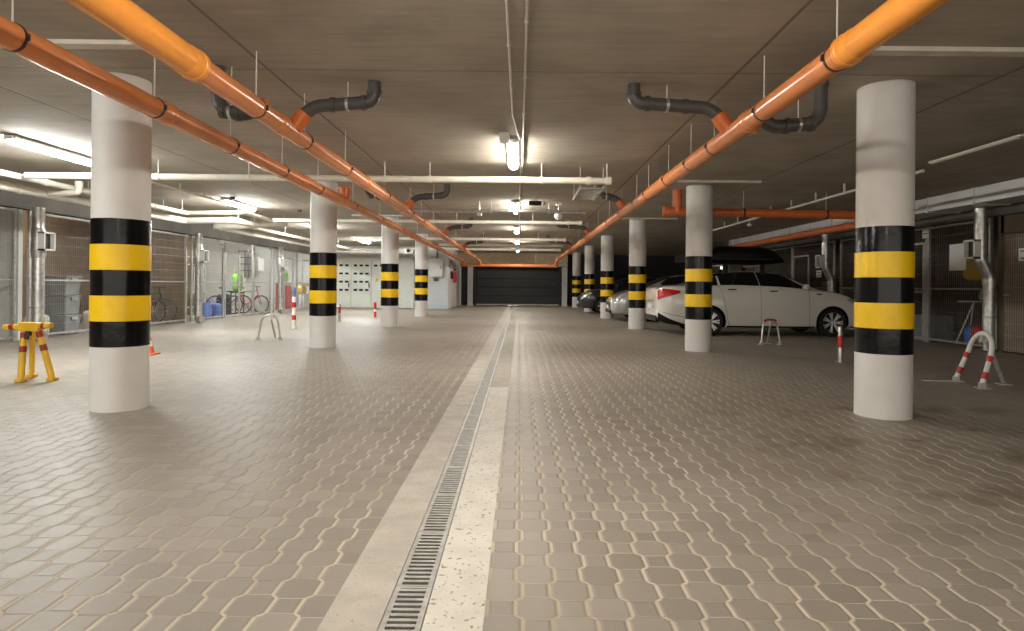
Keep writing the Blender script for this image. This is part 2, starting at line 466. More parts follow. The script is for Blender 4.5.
# cross collector at the far gate
t = thing('orange_cross_pipe', 'orange pipe running across above the far charcoal gate', 'pipe', (-3.0, 31.2, 2.12))
MB().tube([(-3.0,31.25,2.12),(1.95,31.25,2.10)], .08, 20).build('tube', M['orange'], t, True, True)
for x in (-2.81, -2.01, 1.84):
    MB().tube([(x,31.25,2.11),(x,31.05,2.30),(x,30.9,2.36)], .085, 20).build('elbow', M['orange'], t, True, True)
for x in (-1.0, .8):
    MB().tube([(x,31.25,2.18),(x,31.25,CEIL)], .006, 8).build('hanger_rod', M['conduit'], t, True, True)
# stub with flange on pipe B
t = thing('orange_pipe_stub', 'short orange stub with capped flange standing on the left pipe by the second pillar', 'pipe stub', (-2.81, 9.9, 2.5))
MB().tube([(-2.81,9.9,2.44),(-2.81,9.9,2.60)], .085, 24).build('tube', M['orange_dk'], t, True, True)
MB().tube([(-2.81,9.9,2.60),(-2.81,9.9,2.64)], .105, 24).build('flange', M['orange_dk'], t, True, True)

# grey branch elbows: from an orange pipe up, sideways and up into the ceiling
def branch(px, z, y, dx, label, rise=.22, r=.056):
    s = 1 if dx > 0 else -1
    t = thing('grey_branch_pipe', label, 'branch pipe', (px, y, z), 0, 'grey branch pipes into the ceiling')
    a = Vector((px + s*.035, y, z+.035)); bpt = Vector((px + s*.13, y, z+.16))
    MB().tube([a, bpt], [.072, .068], 24).build('orange_branch', M['orange_dk'], t, True, True)
    top = z + rise
    pts = fillet([bpt - (bpt-a)*.1, Vector((px+s*.22, y, top)), Vector((px+dx, y, top+.04)), Vector((px+dx, y, CEIL+.01))], .13, 8)
    MB().tube(pts, r, 24).build('bend', M['grey_pvc'], t, True, True)
    for f in (.30, .82):
        x = px + s*.22 + (dx - s*.22)*f; zc = top + .04*f
        MB().tube([(x-.02, y, zc), (x+.02, y, zc)], r+.009, 24).build('socket', M['grey_pvc'], t, True, True)
    MB().tube([(px+dx, y, CEIL-.10), (px+dx, y, CEIL-.07)], r+.009, 24).build('socket', M['grey_pvc'], t, True, True)
    x = px + s*.22 + (dx - s*.22)*.55
    c = MB().tube([(x-.012, y, top+.02), (x+.012, y, top+.02)], r+.006, 24).build('clamp', M['zinc'], t, True, True)
    MB().tube([(x, y, top+.02+r), (x, y, CEIL)], .005, 8).build('hanger_rod', M['conduit'], c, True, True)
ORD = ['nearest the camera', 'at the second pillars', 'at the third pillars', 'at the fourth pillars']
for k, y in enumerate((5.4, 10.8, 16.2, 21.6)):
    branch(-2.01, zA(y), y, .73, 'dark grey bent pipe from left orange pipe to ceiling, ' + ORD[k])
    branch(1.84, zC(y), y, -.86 if k != 1 else -.45, 'dark grey bent pipe from right orange pipe to ceiling, ' + ORD[k])
branch(-2.01, zA(5.05)-.02, 5.05, -.46, 'dark grey bent pipe on the outer side of the fat left orange pipe', .06)
branch(1.84, zC(5.1)-.07, 5.1, .62, 'dark grey bent pipe on the outer side of the fat right orange pipe', .05)
branch(-2.01, zA(10.2)-.01, 10.2, -.5, 'dark grey bent pipe between the two left orange pipes at the second pillar', .14)

# ------------------------------------------------------------------ white cross pipes
def cross(y, z, x0, x1, r, label, m='white_pvc', rods=()):
    t = thing('white_cross_pipe', label, 'pipe', (x0, y, z), 0, 'pale pipes across the garage')
    MB().tube([(x0,y,z),(x1,y,z)], r, 20).build('tube', M[m], t, True, True)
    for x in rods:
        c = MB().tube([(x-.02,y,z),(x+.02,y,z)], r+.008, 20).build('clamp', M['conduit'], t, True, True)
        MB().tube([(x,y,z+r),(x,y,CEIL)], .007, 8).build('hanger_rod', M['conduit'], c, True, True)
    for a in (.35, .06): MB().tube([(x1-a,y,z),(x1-a+.07,y,z)], r+.012, 20).build('coupling', M[m], t, True, True)
cross(8.9, 2.615, -7.1, 1.29, .047, 'pale pipe across the whole aisle behind the nearest ceiling lamp', rods=(-5.2,-3.9,-1.95,-1.3,.3,1.24))
cross(12.9, 2.64, -2.2, 1.35, .032, 'thin grey pipe across the aisle before the second ceiling lamp', 'zinc_dull', (-.6,.6))
cross(14.7, 2.60, -5.85, 1.45, .042, 'pale pipe across the aisle behind the second ceiling lamp', rods=(-4.4,-1.5,.3))
cross(20.4, 2.62, -5.5, 1.5, .045, 'pale pipe across the aisle behind the third ceiling lamp', rods=(-1.2,.6))
cross(23.0, 2.60, -3.0, 1.6, .05, 'pale pipe across the aisle behind the fourth row of pillars', rods=(-1.2,.6))
cross(26.2, 2.62, -4.6, 1.7, .05, 'pale pipe across the aisle near the far gate', rods=(-1.2,.6))

# ------------------------------------------------------------------ left insulated pair with expansion loop
def loop_pipe(x, z, r, yl0, yl1, xl, label):
    t = thing('insulated_pipe', label, 'pipe', (x, 2, z), 0, 'insulated pipes above the left storage rooms')
    pts = fillet([(x,1,z),(x,yl0,z),(xl,yl0,z+.02),(xl,yl1,z+.02),(x,yl1,z),(x,26.6,z),(-4.9,26.6,z)], .10, 5)
    MB().tube(pts, r, 18).build('tube', M['white_pvc'], t, True, True)
    for y in (9.4,12.2,17.6,20.5,23.4): MB().tube([(x,y-.03,z),(x,y+.03,z)], r+.009, 18).build('coupling', M['white_pvc'], t, True, True)
    for X, y in [(x, y) for y in (8.2,10.9,13.2,16.6,19,21.6,24.6)] + [(xl, yl0+.25), (xl, yl1-.25)]:
        MB().tube([(X,y,z+r-.005),(X,y,CEIL-.002)], .006, 8).build('hanger_rod', M['conduit'], t, True, True)
loop_pipe(-7.6, 2.50, .072, 14.05, 15.4, -6.5, 'thick pale insulated pipe above the left storage mesh, lower of two, with a square loop')
loop_pipe(-7.2, 2.60, .045, 13.4, 16.0, -6.0, 'thinner pale insulated pipe above the left storage mesh, upper of two, with a square loop')
# tee drop joining cross pipe to lower pipe
t = thing('pale_tee_pipe', 'short pale pipe drop with tee joining the pipes at the upper left', 'pipe', (-7.3, 9.9, 2.5))
MB().tube(fillet([(-7.05,9.9,2.66),(-7.05,9.9,2.52),(-7.55,9.9,2.50)], .05), .045, 16).build('tube', M['white_pvc'], t, True, True)
MB().tube([(-7.05,9.9,2.60),(-7.05,9.9,2.70)], .058, 16).build('coupling', M['white_pvc'], t, True, True)
# control box at the back end of the pair
t = thing('valve_box', 'grey valve box at the far end of the pale pipes before the back wall', 'box', (-4.8, 26.6, 2.5))
MB().box(-4.95,-4.55,26.4,26.8,2.42,2.66).build('body', M['zinc_dull'], t, world=True, bevel=.01)
MB().tube([(-4.75,26.38,2.54),(-4.75,26.34,2.54)], .07, 16).build('dial', M['plastic_blk'], t, True, True)

# ------------------------------------------------------------------ lamps
def lamp(x, y, label, m, z=CEIL-.02, length=1.45, k=1):
    t = thing('ceiling_lamp', label, 'lamp', (x, y, z), 0, 'ceiling tube lamps')
    h = length/2; t.scale = (k, 1, k)
    MB().box(-.075,.075,-h,h,-.035,.0).build('housing', M['white'], t, bevel=.006)
    d = MB(); n = 10
    prof = [(.068*math.cos(PI*k/n), -.035 - .062*math.sin(PI*k/n)) for k in range(n+1)]
    vs = [(px, yy, pz) for yy in (-h+.03, h-.03) for px, pz in prof]
    fs = [(k, k+1, n+2+k, n+1+k) for k in range(n)] + [tuple(range(n+1)), tuple(range(n+1, 2*n+2))[::-1]]
    d.add(vs, fs); d.build('diffuser', m, t, True)
    for s in (-1, 1): MB().box(-.05,.05,s*h-.03,s*h+.03,-.05,0).build('end_cap', M['white'], t, bevel=.005)
    MB().box(-.03,.03,-h*.5,-h*.5+.04,0,.02).build('mount', M['zinc'], t)
CL = ['nearest one over the middle of the aisle', 'second along the middle of the aisle', 'third along the middle of the aisle', 'fourth along the middle of the aisle', 'last, before the far gate']
for k, y in enumerate((8.1, 13.5, 19.0, 24.4, 29.8)):
    lamp(-.1, y, 'lit tube lamp on ceiling, ' + CL[k], M['lamp_c'])
for k, y in enumerate((2.6, -2.9)):
    lamp(-.1, y, 'lit tube lamp over the aisle ' + ('just above the camera' if k == 0 else 'behind the camera'), M['lamp_c'])
LL = ['nearest over the left parking bays', 'second over the left bays beside the pipe loop', 'third over the left bays behind the second pillar', 'over the left bays by the vented white gate']
for k, y in enumerate((8.15, 13.5, 18.9, 24.4)):
    lamp(-6.12, y, 'bright cool tube lamp, ' + LL[k], M['lamp_l'])
for y, w_ in ((20.3, 'with the blue bags'), (25.9, 'next to the vented white gate')):  # unseen lamps, added to brighten these store interiors
    lamp(-10.3, y, 'unseen lamp added to brighten the left store ' + w_, M['store_fill'])
lamp(-10.4, 14.4, 'dim unseen lamp added to brighten the left store with the grey tubs', M['store_fill_dim'])  # added out of sight to lift the brown partition
lamp(-6.12, 2.6, 'bright cool tube lamp over the left bays beside the camera', M['lamp_l'])
lamp(5.45, 7.5, 'unlit tube lamp on the ceiling at the upper right', M['lamp_off'], z=CEIL-.06, k=.42)
tag(MB().box(-.25,-.13,7.10,7.32,CEIL-.09,CEIL-.0).build('junction_box', M['white'], bevel=.008), 'small white junction box beside the near end of the closest middle lamp', 'junction box')

# conduits
def conduit(pts, label, r=.011, m='conduit'):
    t = thing('conduit', label, 'conduit', pts[0], 0, 'cable conduits on the ceiling')
    MB().tube(fillet(pts, .08, 4), r, 10).build('tube', M[m], t, True, True)
    for a, b in zip(pts[:-1], pts[1:]):
        a = Vector(a); b = Vector(b); n = int((b-a).length/1.1)
        for i in range(1, n+1):
            p = a.lerp(b, i/(n+1)); d = (b-a).normalized(); c = MB()
            c.tube([p-d*.015, p+d*.015], r+.005, 10); c.box(p.x-.012,p.x+.012,p.y-.012,p.y+.012,p.z,CEIL-.004)
            c.build('clip', M['conduit'], t, world=True)
zc = CEIL-.026
conduit([(-.105,.8,zc),(-.085,6.3,zc),(-.04,7.0,zc),(-.005,7.35,zc)], 'white conduit on the ceiling, left of the pair leading to the nearest lamp')
conduit([(.035,.8,zc),(.025,9.5,zc)], 'white conduit on the ceiling, right of the pair leading past the nearest lamp')
conduit([(5.42,8.35,2.70),(5.40,17.4,2.70)], 'thin pale conduit hung along the dark right ceiling', .022)
conduit([(.0,9.0,zc),(-.05,30,zc)], 'thin conduit linking the row of middle lamps')
conduit([(-6.05,9.3,2.74),(-6.03,12.7,2.74)], 'pale conduit between the first two left lamps', .018)

# black sensors, speaker, cable ladder
t = thing('black_sensor', 'small black sensor on the ceiling right of the second middle lamp', 'sensor', (.3,12.3,2.8))
MB().box(.17,.42,12.25,12.4,2.70,2.78).build('body', M['plastic_blk'], t, world=True, bevel=.01)
MB().tube([(.3,12.3,2.78),(.3,12.3,CEIL)], .012, 10).build('stem', M['zinc'], t, True, True)
MB().tube([(.46,12.3,2.73),(.50,12.3,2.73)], .03, 12).build('eye', M['lens'], t, True, True)
t = thing('white_speaker', 'white round speaker hung from the ceiling near the right orange pipe', 'speaker', (.82,13.2,2.55))
q = MB().lathe([(.02,.09),(.06,.07),(.09,.0),(.085,-.05),(.0,-.06)], (.82,13.2,2.60), (.2,-.6,.2), 20); q.build('body', M['white'], t, True, True)
MB().tube([(.82,13.2,2.68),(.82,13.2,CEIL)], .012, 8).build('stem', M['zinc'], t, True, True)
MB().box(.76,.88,13.15,13.3,CEIL-.04,CEIL).build('base', M['white'], t, world=True)
t = thing('cable_ladder', 'short pale metal cable ladder hung by the end of the nearest cross pipe', 'cable ladder', (1.0,9.2,2.55))
for x in (.88, 1.22): MB().box(x-.01,x+.01,9.05,10.3,2.52,2.57).build('side_rail', M['zinc_dull'], t, world=True)
for k in range(6): MB().box(.88,1.22,9.1+k*.22,9.13+k*.22,2.53,2.55).build('rung', M['zinc_dull'], t, world=True)
for x in (.88,1.22):
    for y in (9.15,10.2): MB().tube([(x,y,2.55),(x,y,CEIL-.002)], .005, 6).build('hanger_rod', M['conduit'], t, True, True)
for x, y, w in ((-.85,12.95,'hanging by the thin grey pipe left of the second middle lamp'), (5.41,14.6,'under the thin right conduit'), (-5.8,12.5,'near the second bright left lamp'), (-5.2,14.6,'by the pipe across the left bays')):
    t = thing('smoke_detector', 'small pale smoke detector ' + w, 'detector', (x,y,CEIL))
    zz = 2.58 if y < 14.0 and x > -2 or x > 5 else CEIL-.045
    MB().lathe([(.02,-.03),(.045,-.025),(.055,0),(.05,.02),(.0,.022)], (x,y,zz), seg=16).build('head', M['white'] if x > -2 else M['plastic_blk'], t, True, True)
    MB().tube([(x,y,zz+.02),(x,y,CEIL)], .008, 8).build('stem', M['zinc'], t, True, True)

# ------------------------------------------------------------------ right: orange pipe E, duct
t = thing('orange_side_pipe', 'dull orange pipe crossing behind the right pillars and turning along the duct', 'pipe', (2.7, 11.2, 2.48))
MB().tube(fillet([(2.66,11.25,2.475),(6.75,11.25,2.43),(7.1,11.7,2.45),(7.1,21.5,2.45)], .12, 8), .078, 24).build('tube', M['orange_dk'], t, True, True)
MB().tube(fillet([(2.85,11.25,2.475),(2.85,11.25,2.62),(2.85,11.25,CEIL)], .05), .085, 24).build('riser', M['orange_dk'], t, True, True)
MB().tube([(2.6,11.25,2.475),(2.70,11.25,2.475)], .10, 24).build('end_cap', M['orange_dk'], t, True, True)
for x in (4.05, 5.55, 6.5): MB().tube([(x-.015,11.25,2.475-(x-2.66)*.011),(x+.015,11.25,2.475-(x-2.66)*.011)], .086, 24).build('clamp', M['dark_steel'], t, True, True)
for y in (13.5,15.5,17.5,19.5): MB().tube([(7.1,y-.04,2.45),(7.1,y+.04,2.45)], .088, 24).build('socket', M['orange_dk'], t, True, True)
for x, y in ((4.05,11.25),(5.55,11.25),(7.1,14),(7.1,17),(7.1,20)): MB().tube([(x,y,2.53),(x,y,CEIL-.002)], .006, 8).build('hanger_rod', M['conduit'], t, True, True)
t = thing('ventilation_duct', 'long galvanized rectangular duct under the ceiling along the right storage rooms', 'duct', (7.9, 9, 2.58))
MB().box(7.75,8.35,3,23,2.575,2.845).build('casing', M['duct'], t, world=True)
for k in range(5,17):
    y = 3.4+1.2*k; MB().box(7.73,8.37,y-.02,y+.02,2.555,2.85).build('flange', M['duct'], t, world=True)
MB().bar((7.6,14.1,2.84),(7.9,13.6,2.54),.03,.03).build('strut', M['dark_steel'], t, world=True)

def downpipe(x, y, sx, label, jog, m='zinc'):
    """round vertical air duct with a square vent register facing the aisle; sx = direction to the aisle"""
    t = thing('vertical_air_duct', label, 'air duct', (x, y, 0), 0, 'round vertical air ducts with square registers')
    u = x + sx*.165 if jog else x
    pts = [(u,y,2.565),(u,y,1.66),(x,y,1.33),(x,y,.02)] if jog else [(x,y,2.45),(x,y,.10)]
    MB().tube(fillet(pts, .06, 4), .098, 24).build('tube', M[m], t, True, True)
    if jog: cs = [([(x,y,1.20),(x,y,1.30)], .112), ([(u,y,1.66),(u,y,1.70)], .106), ([(u,y,2.20),(u,y,2.24)], .106)]
    else: cs = [([(x,y,1.52),(x,y,1.58),(x,y,2.02),(x,y,2.08)], [.10,.118,.118,.10]), ([(x,y,2.28),(x,y,2.32)], .106)]
    for pts_, r_ in cs: MB().tube(pts_, r_, 24).build('collar', M[m], t, True, True)
    f = MB(); xa = u + sx*.09; xb = u + sx*.21
    a, b_ = min(xa, xb), max(xa, xb); zc_ = 1.83
    f.box(a,b_,y-.14,y-.11,zc_-.17,zc_+.17); f.box(a,b_,y+.11,y+.14,zc_-.17,zc_+.17)
    f.box(a,b_,y-.14,y+.14,zc_+.14,zc_+.17); f.box(a,b_,y-.14,y+.14,zc_-.17,zc_-.14)
    fo = f.build('register_frame', M['white'], t, world=True)
    s = MB()
    xm = u + sx*.12
    s.box(min(xm,xm+sx*.01),max(xm,xm+sx*.01),y-.11,y+.11,zc_-.14,zc_+.14)
    s.build('register_back', M['dark_steel'], fo, world=True)
    w = MB(); w.box(min(x,x+sx*-.2),max(x,x+sx*-.2),y-.015,y+.015,.6,.63); w.tube([(x,y,.6),(x,y,.64)], .106, 24)
    w.build('wall_bracket', M['zinc_dull'], t, True, True)
    if not jog: MB().tube(fillet([(x,y,.18),(x,y,.10),(x+sx*.16,y-.1,.09)], .05), .10, 20).build('foot_elbow', M[m], t, True, True)
downpipe(-8.85, 11.4, 1, 'round zinc air duct at the far left, behind the yellow barrier', False)
downpipe(-8.85, 17.1, 1, 'round zinc air duct on the left, between the bicycles and the blue bags', False)
downpipe(-8.85, 22.95, 1, 'round zinc air duct on the left, beyond the red bicycle', False)
downpipe(8.43, 11.13, -1, 'round bent zinc air duct at the far right, behind the hoop barrier', True)
downpipe(8.40, 16.7, -1, 'round bent zinc air duct above the bonnet of the white car', True)

# ------------------------------------------------------------------ mesh fronts
def mesh_panel(X, y0, y1, label, door=None, sx=1, rail=1.12, paper=None):
    t = thing('wire_mesh_panel', label, 'mesh panel', (X, y0, 0), 0, 'wire mesh fronts of the storage rooms')
    H = 2.42
    for y in (y0+.025, y1-.025):
        MB().box(X-.025,X+.025,y-.025,y+.025,0,H).build('post', M['zinc_dull'], t, world=True)
    q = MB()
    for z in (.07, H-.03): q.box(X-.015,X+.015,y0,y1,z-.02,z+.02)
    q.box(X-.012,X+.012,y0,y1,rail-.015,rail+.015)
    for y in (y0+.02, y1-.02): q.box(X-.013,X+.013,y-.013,y+.013,.07,H-.03)
    q.build('rail', M['zinc_dull'], t, world=True)
    w = MB(); n = int((y1-y0)/.055)
    for i in range(1, n):
        y = y0 + (y1-y0)*i/n; w.box(X-.002,X+.002,y-.0019,y+.0019,.08,H-.04)
    for i in range(1, 12):
        z = .07 + (H-.1)*i/12; w.box(X-.002,X+.002,y0,y1,z-.0019,z+.0019)
    w.build('wire_mesh', M['wire'], t, world=True)
    if door:
        d0, d1 = door; q = MB()
        for y in (d0, d1): q.box(X+sx*.0,X+sx*.04,y-.03,y+.03,.02,2.1)
        for z in (.05, 1.05, 2.08): q.box(min(X,X+sx*.04),max(X,X+sx*.04),d0,d1,z-.025,z+.025)
        do = q.build('door_frame', M['zinc_dull'], t, world=True)
        MB().box(min(X,X+sx*.06),max(X,X+sx*.06),d1-.12,d1-.04,.98,1.14).build('lock', M['zinc'], do, world=True)
    return t
mesh_panel(XL, 7.6, 11.3, 'wire mesh panel at the very left edge, before the first air duct')
mesh_panel(XL, 11.6, 14.3, 'wire mesh panel in front of the stacked grey tubs')
mesh_panel(XL, 14.32, 17.1, 'wire mesh panel in front of the bicycles behind the near left pillar')
mesh_panel(XL, 17.35, 19.25, 'wire mesh panel in front of the blue bags')
mesh_panel(XL, 19.27, 21.4, 'wire mesh front with door frames beside the blue bags', (19.32, 20.3))
mesh_panel(XL, 21.42, 22.9, 'wire mesh panel in front of the red bicycle')
mesh_panel(XL, 23.2, 25.6, 'wire mesh panel just beyond the third left air duct', (24.2, 25.1))
mesh_panel(XL, 25.62, 28.5, 'wire mesh panel next to the vented white gate', (26.2, 27.1))
mesh_panel(XR, 11.3, 13.05, 'wire mesh panel behind the hoop barrier with a white notice', None, -1)
mesh_panel(XR, 13.07, 16.6, 'wire mesh panel beside the nearest right pillar', (13.15, 14.1), -1)
mesh_panel(XR, 16.9, 19.5, 'wire mesh panel above the bonnet of the white car', (18.4, 19.4), -1)
mesh_panel(XR, 19.52, 22.3, 'wire mesh panel behind the roof of the white car', None, -1)
mesh_panel(XR, 22.5, 25.5, 'wire mesh panel in the dark beyond the white car', None, -1)
# right solid door at the frame edge
t = thing('door_1', 'brown storage door with grey frame at the right edge', 'door', (XR, 9.6, 0), 0, None, 'structure')
q = MB()
for y in (9.72, 11.02): q.box(XR-.05,XR+.05,y-.06,y+.06,0,2.42)
q.box(XR-.05,XR+.05,9.72,11.02,2.10,2.42); q.build('frame', M['brown_dk'], t, world=True)
lf = MB().box(XR-.03,XR+.02,9.79,10.95,.03,2.09).build('leaf', M['brown'], t, world=True)
w = MB()
for i in range(24): w.box(XR-.045,XR-.04,9.79+i*.05-.003,9.79+i*.05+.003,.03,2.09)
for i in range(10): w.box(XR-.045,XR-.04,9.79,10.95,.1+i*.21-.003,.1+i*.21+.003)
w.build('wire_mesh', M['wire'], t, world=True)
MB().tube([(XR-.05,10.88,1.02),(XR-.10,10.88,1.02),(XR-.10,10.76,1.02)], .011, 8).build('handle', M['zinc'], t, True, True)
def notice(x0, y0, y1, z0, z1, sx, label, lines=3):
    t = thing('notice', label, 'notice', (x0, y0, z0), 0, 'white notices on the storage fronts')
    MB().box(min(x0,x0+sx*.006),max(x0,x0+sx*.006),y0,y1,z0,z1).build('sheet', M['paper'], t, world=True)
    q = MB(); xx = x0 + sx*.0065
    for i in range(lines):
        z = z1 - (z1-z0)*(i+.8)/(lines+.6)
        q.box(min(xx,xx+sx*.001),max(xx,xx+sx*.001),y0+(y1-y0)*.12,y1-(y1-y0)*(.12+.18*(i % 2)),z-.012,z+.012)
    if lines: q.build('print', M['ink'], t, world=True)
notice(XR-.05, 10.25, 10.62, 1.60, 1.82, -1, 'white notice on the brown storage door at the right edge', 3)
notice(XR-.03, 11.9, 12.36, 1.48, 2.0, -1, 'large white sheet on the mesh behind the hoop barrier', 0)
notice(XR-.03, 13.0, 13.2, 2.18, 2.38, -1, 'small white number plate high on the right mesh post', 1)
notice(XL+.03, 13.95, 14.35, 1.55, 1.80, 1, 'white notice on the left mesh beside the near pillar', 3)
notice(XL+.03, 14.5, 14.75, 2.10, 2.34, 1, 'small white plate high on the left mesh near the pillar', 1)
notice(XL+.03, 21.75, 22.2, 1.55, 1.98, 1, 'blank white sheet on the mesh over the red bicycle', 0)
notice(XL+.03, 18.95, 19.2, 2.15, 2.4, 1, 'small white plate high on the mesh over the blue bags', 1)
notice(XL+.03, 21.3, 21.5, 2.15, 2.4, 1, 'small white plate high on the mesh near the red bicycle', 1)
notice(XR-.03, 17.6, 17.9, 1.42, 1.62, -1, 'white notice on the mesh beside the duct above the white car', 2)

# ------------------------------------------------------------------ storage contents
def tub(loc, label, w=.62, d=.45, h=.40):
    t = thing('plastic_tub', label, 'plastic tub', loc, 0, 'stacked grey plastic tubs')
    q = MB(); a, b_ = w/2, d/2
    vs = []
    for z, k in ((0,.9),(h-.04,1.0)):
        vs += [(a*k*sx_, b_*k*sy_, z) for sx_, sy_ in ((-1,-1),(1,-1),(1,1),(-1,1))]
    q.add(vs, [(3,2,1,0),(4,5,6,7),(0,1,5,4),(1,2,6,5),(2,3,7,6),(3,0,4,7)])
    q.build('body', M['tubplast'], t, bevel=.02)
    MB().box(-a-.015,a+.015,-b_-.015,b_+.015,h-.045,h).build('lid', M['tubplast'], t, bevel=.01)
    for s in (-1,1): MB().box(s*(a+.005)-.02,s*(a+.005)+.02,-.08,.08,h-.10,h-.04).build('latch', M['zinc_dull'], t)
for k, w in enumerate(('bottom of the stack', 'middle of the stack', 'top of the stack')):
    tub((-9.62, 12.95, .0+.405*k), 'grey plastic tub behind the mesh at the left, ' + w)
def bag(loc, rot, sx_, sy_, sz, m, label, name='bag', cat='bag', handles=True):
    t = thing(name, label, cat, loc, rot)
    MB().blob((0,0,sz/2), sx_, sy_, sz, .5, wob=.05).build('body', m, t, True)
    if handles:
        for s in (-1,1):
            pts = [(sx_*.22*math.cos(PI*k/8), s*sy_*.3, sz*.9 + sz*.35*math.sin(PI*k/8)) for k in range(9)]
            MB().tube(pts, .012, 8).build('handle', m, t, True)
    else:
        MB().lathe([(.05,0),(.03,.04),(.06,.09),(.0,.1)], (0,0,sz*.97), seg=12).build('tied_neck', m, t, True)
bag((-9.6,13.95,0), .2, .34, .34, .46, M['cream'], 'white sack standing beside the grey tubs', 'sack', 'sack', False)
bag((-9.5,12.2,0), .4, .4, .34, .45, M['cream'], 'pale sack on the floor behind the yellow barrier', 'sack', 'sack', False)
bag((-9.58,18.85,0), PI/2+.1, .50, .34, .50, M['blue'], 'large blue carrier bag, nearer of two behind the left mesh', 'carrier_bag')
bag((-9.58,19.5,0), PI/2-.1, .46, .34, .46, M['blue'], 'large blue carrier bag, farther of two behind the left mesh', 'carrier_bag')
# white shelf table with boxes
t = thing('white_table', 'small white table behind the blue bags', 'table', (-10.22,19.1,0))
MB().box(-.35,.35,-.45,.45,.78,.82).build('top', M['white'], t, bevel=.006)
for a in (-.31,.31):
    for b_ in (-.41,.41): MB().box(a-.02,a+.02,b_-.02,b_+.02,0,.78).build('leg', M['white'], t)
def carton(loc, w, d, h, m, label, name='carton'):
    t = thing(name, label, 'box', loc)
    MB().box(-w/2,w/2,-d/2,d/2,0,h).build('body', m, t, bevel=.008)
    MB().box(-w/2-.004,w/2+.004,-.03,.03,h-.06,h+.004).build('tape', M['tan'], t)
    MB().box(-w/2-.006,w/2+.006,-d/2-.006,d/2+.006,h-.05,h-.01).build('lid_edge', m, t, bevel=.004)
carton((-10.1,19.1,.82), .5,.7,.42, M['white'], 'large white box on the white table')
carton((-10.1,19.1,1.243), .45,.6,.40, M['white'], 'white box on top of another white box on the table')
def shelf(loc, w, h, label, m='zinc_dull'):
    t = thing('storage_shelf', label, 'shelf', loc)
    for a in (-.18,.18):
        for b_ in (-w/2,w/2): MB().box(a-.015,a+.015,b_-.015,b_+.015,0,h).build('upright', M[m], t)
    for k in range(4): MB().box(-.2,.2,-w/2,w/2,.25+k*(h-.3)/3,.275+k*(h-.3)/3).build('shelf_board', M[m], t)
    return t
shelf((-11.2,20.6,0), 2.2, 2.0, 'grey metal shelf deep in the store behind the blue bags')
cols = [('white','white'),('green','green'),('tubplast','grey'),('white','white'),('redpaint','red'),('cream','cream')]
for k, (m, n_) in enumerate(cols):
    carton((-11.2,19.8+.55*(k % 3),.275+.5667*(1+k//3)), .34,.4,.3, M[m], n_ + ' box on the %s level of the metal shelf, %s' % (('second','third')[k//3], ('near end','in the middle','far end')[k % 3]))
bag((-9.62,21.15,.8), PI/2, .4, .26, .62, M['green'], 'bright green rucksack on a stand behind the left mesh door', 'rucksack')
t = thing('wooden_stool', 'dark stool under the green rucksack', 'stool', (-9.62,21.15,0))
MB().box(-.17,.17,-.2,.2,.76,.8).build('seat', M['dark_steel'], t)
for a in (-.14,.14):
    for b_ in (-.17,.17): MB().box(a-.015,a+.015,b_-.015,b_+.015,0,.76).build('leg', M['dark_steel'], t)
# bay three things
bag((-9.7,25.5,1.15), PI/2, .42,.3,.42, M['green'], 'green bag on top of red boxes beyond the third duct', 'bag')
for k in range(2): carton((-9.7,25.5,.005+.57*k), .45,.55,.565, M['redpaint'], 'red box behind the third left duct, ' + ('lower' if k == 0 else 'upper'))
bag((-9.7,26.6,.0), PI/2, .5,.35,.95, M['blue'], 'tall dark blue sack behind the far left mesh', 'sack', 'sack', False)
carton((-9.7,27.6,0), .5,.75,.62, M['white'], 'white box on the floor behind the farthest left mesh')
bag((-9.7,27.6,.62), PI/2, .6,.35,.4, M['yel_paint'], 'yellow bag on the white box at the farthest left mesh', 'bag')

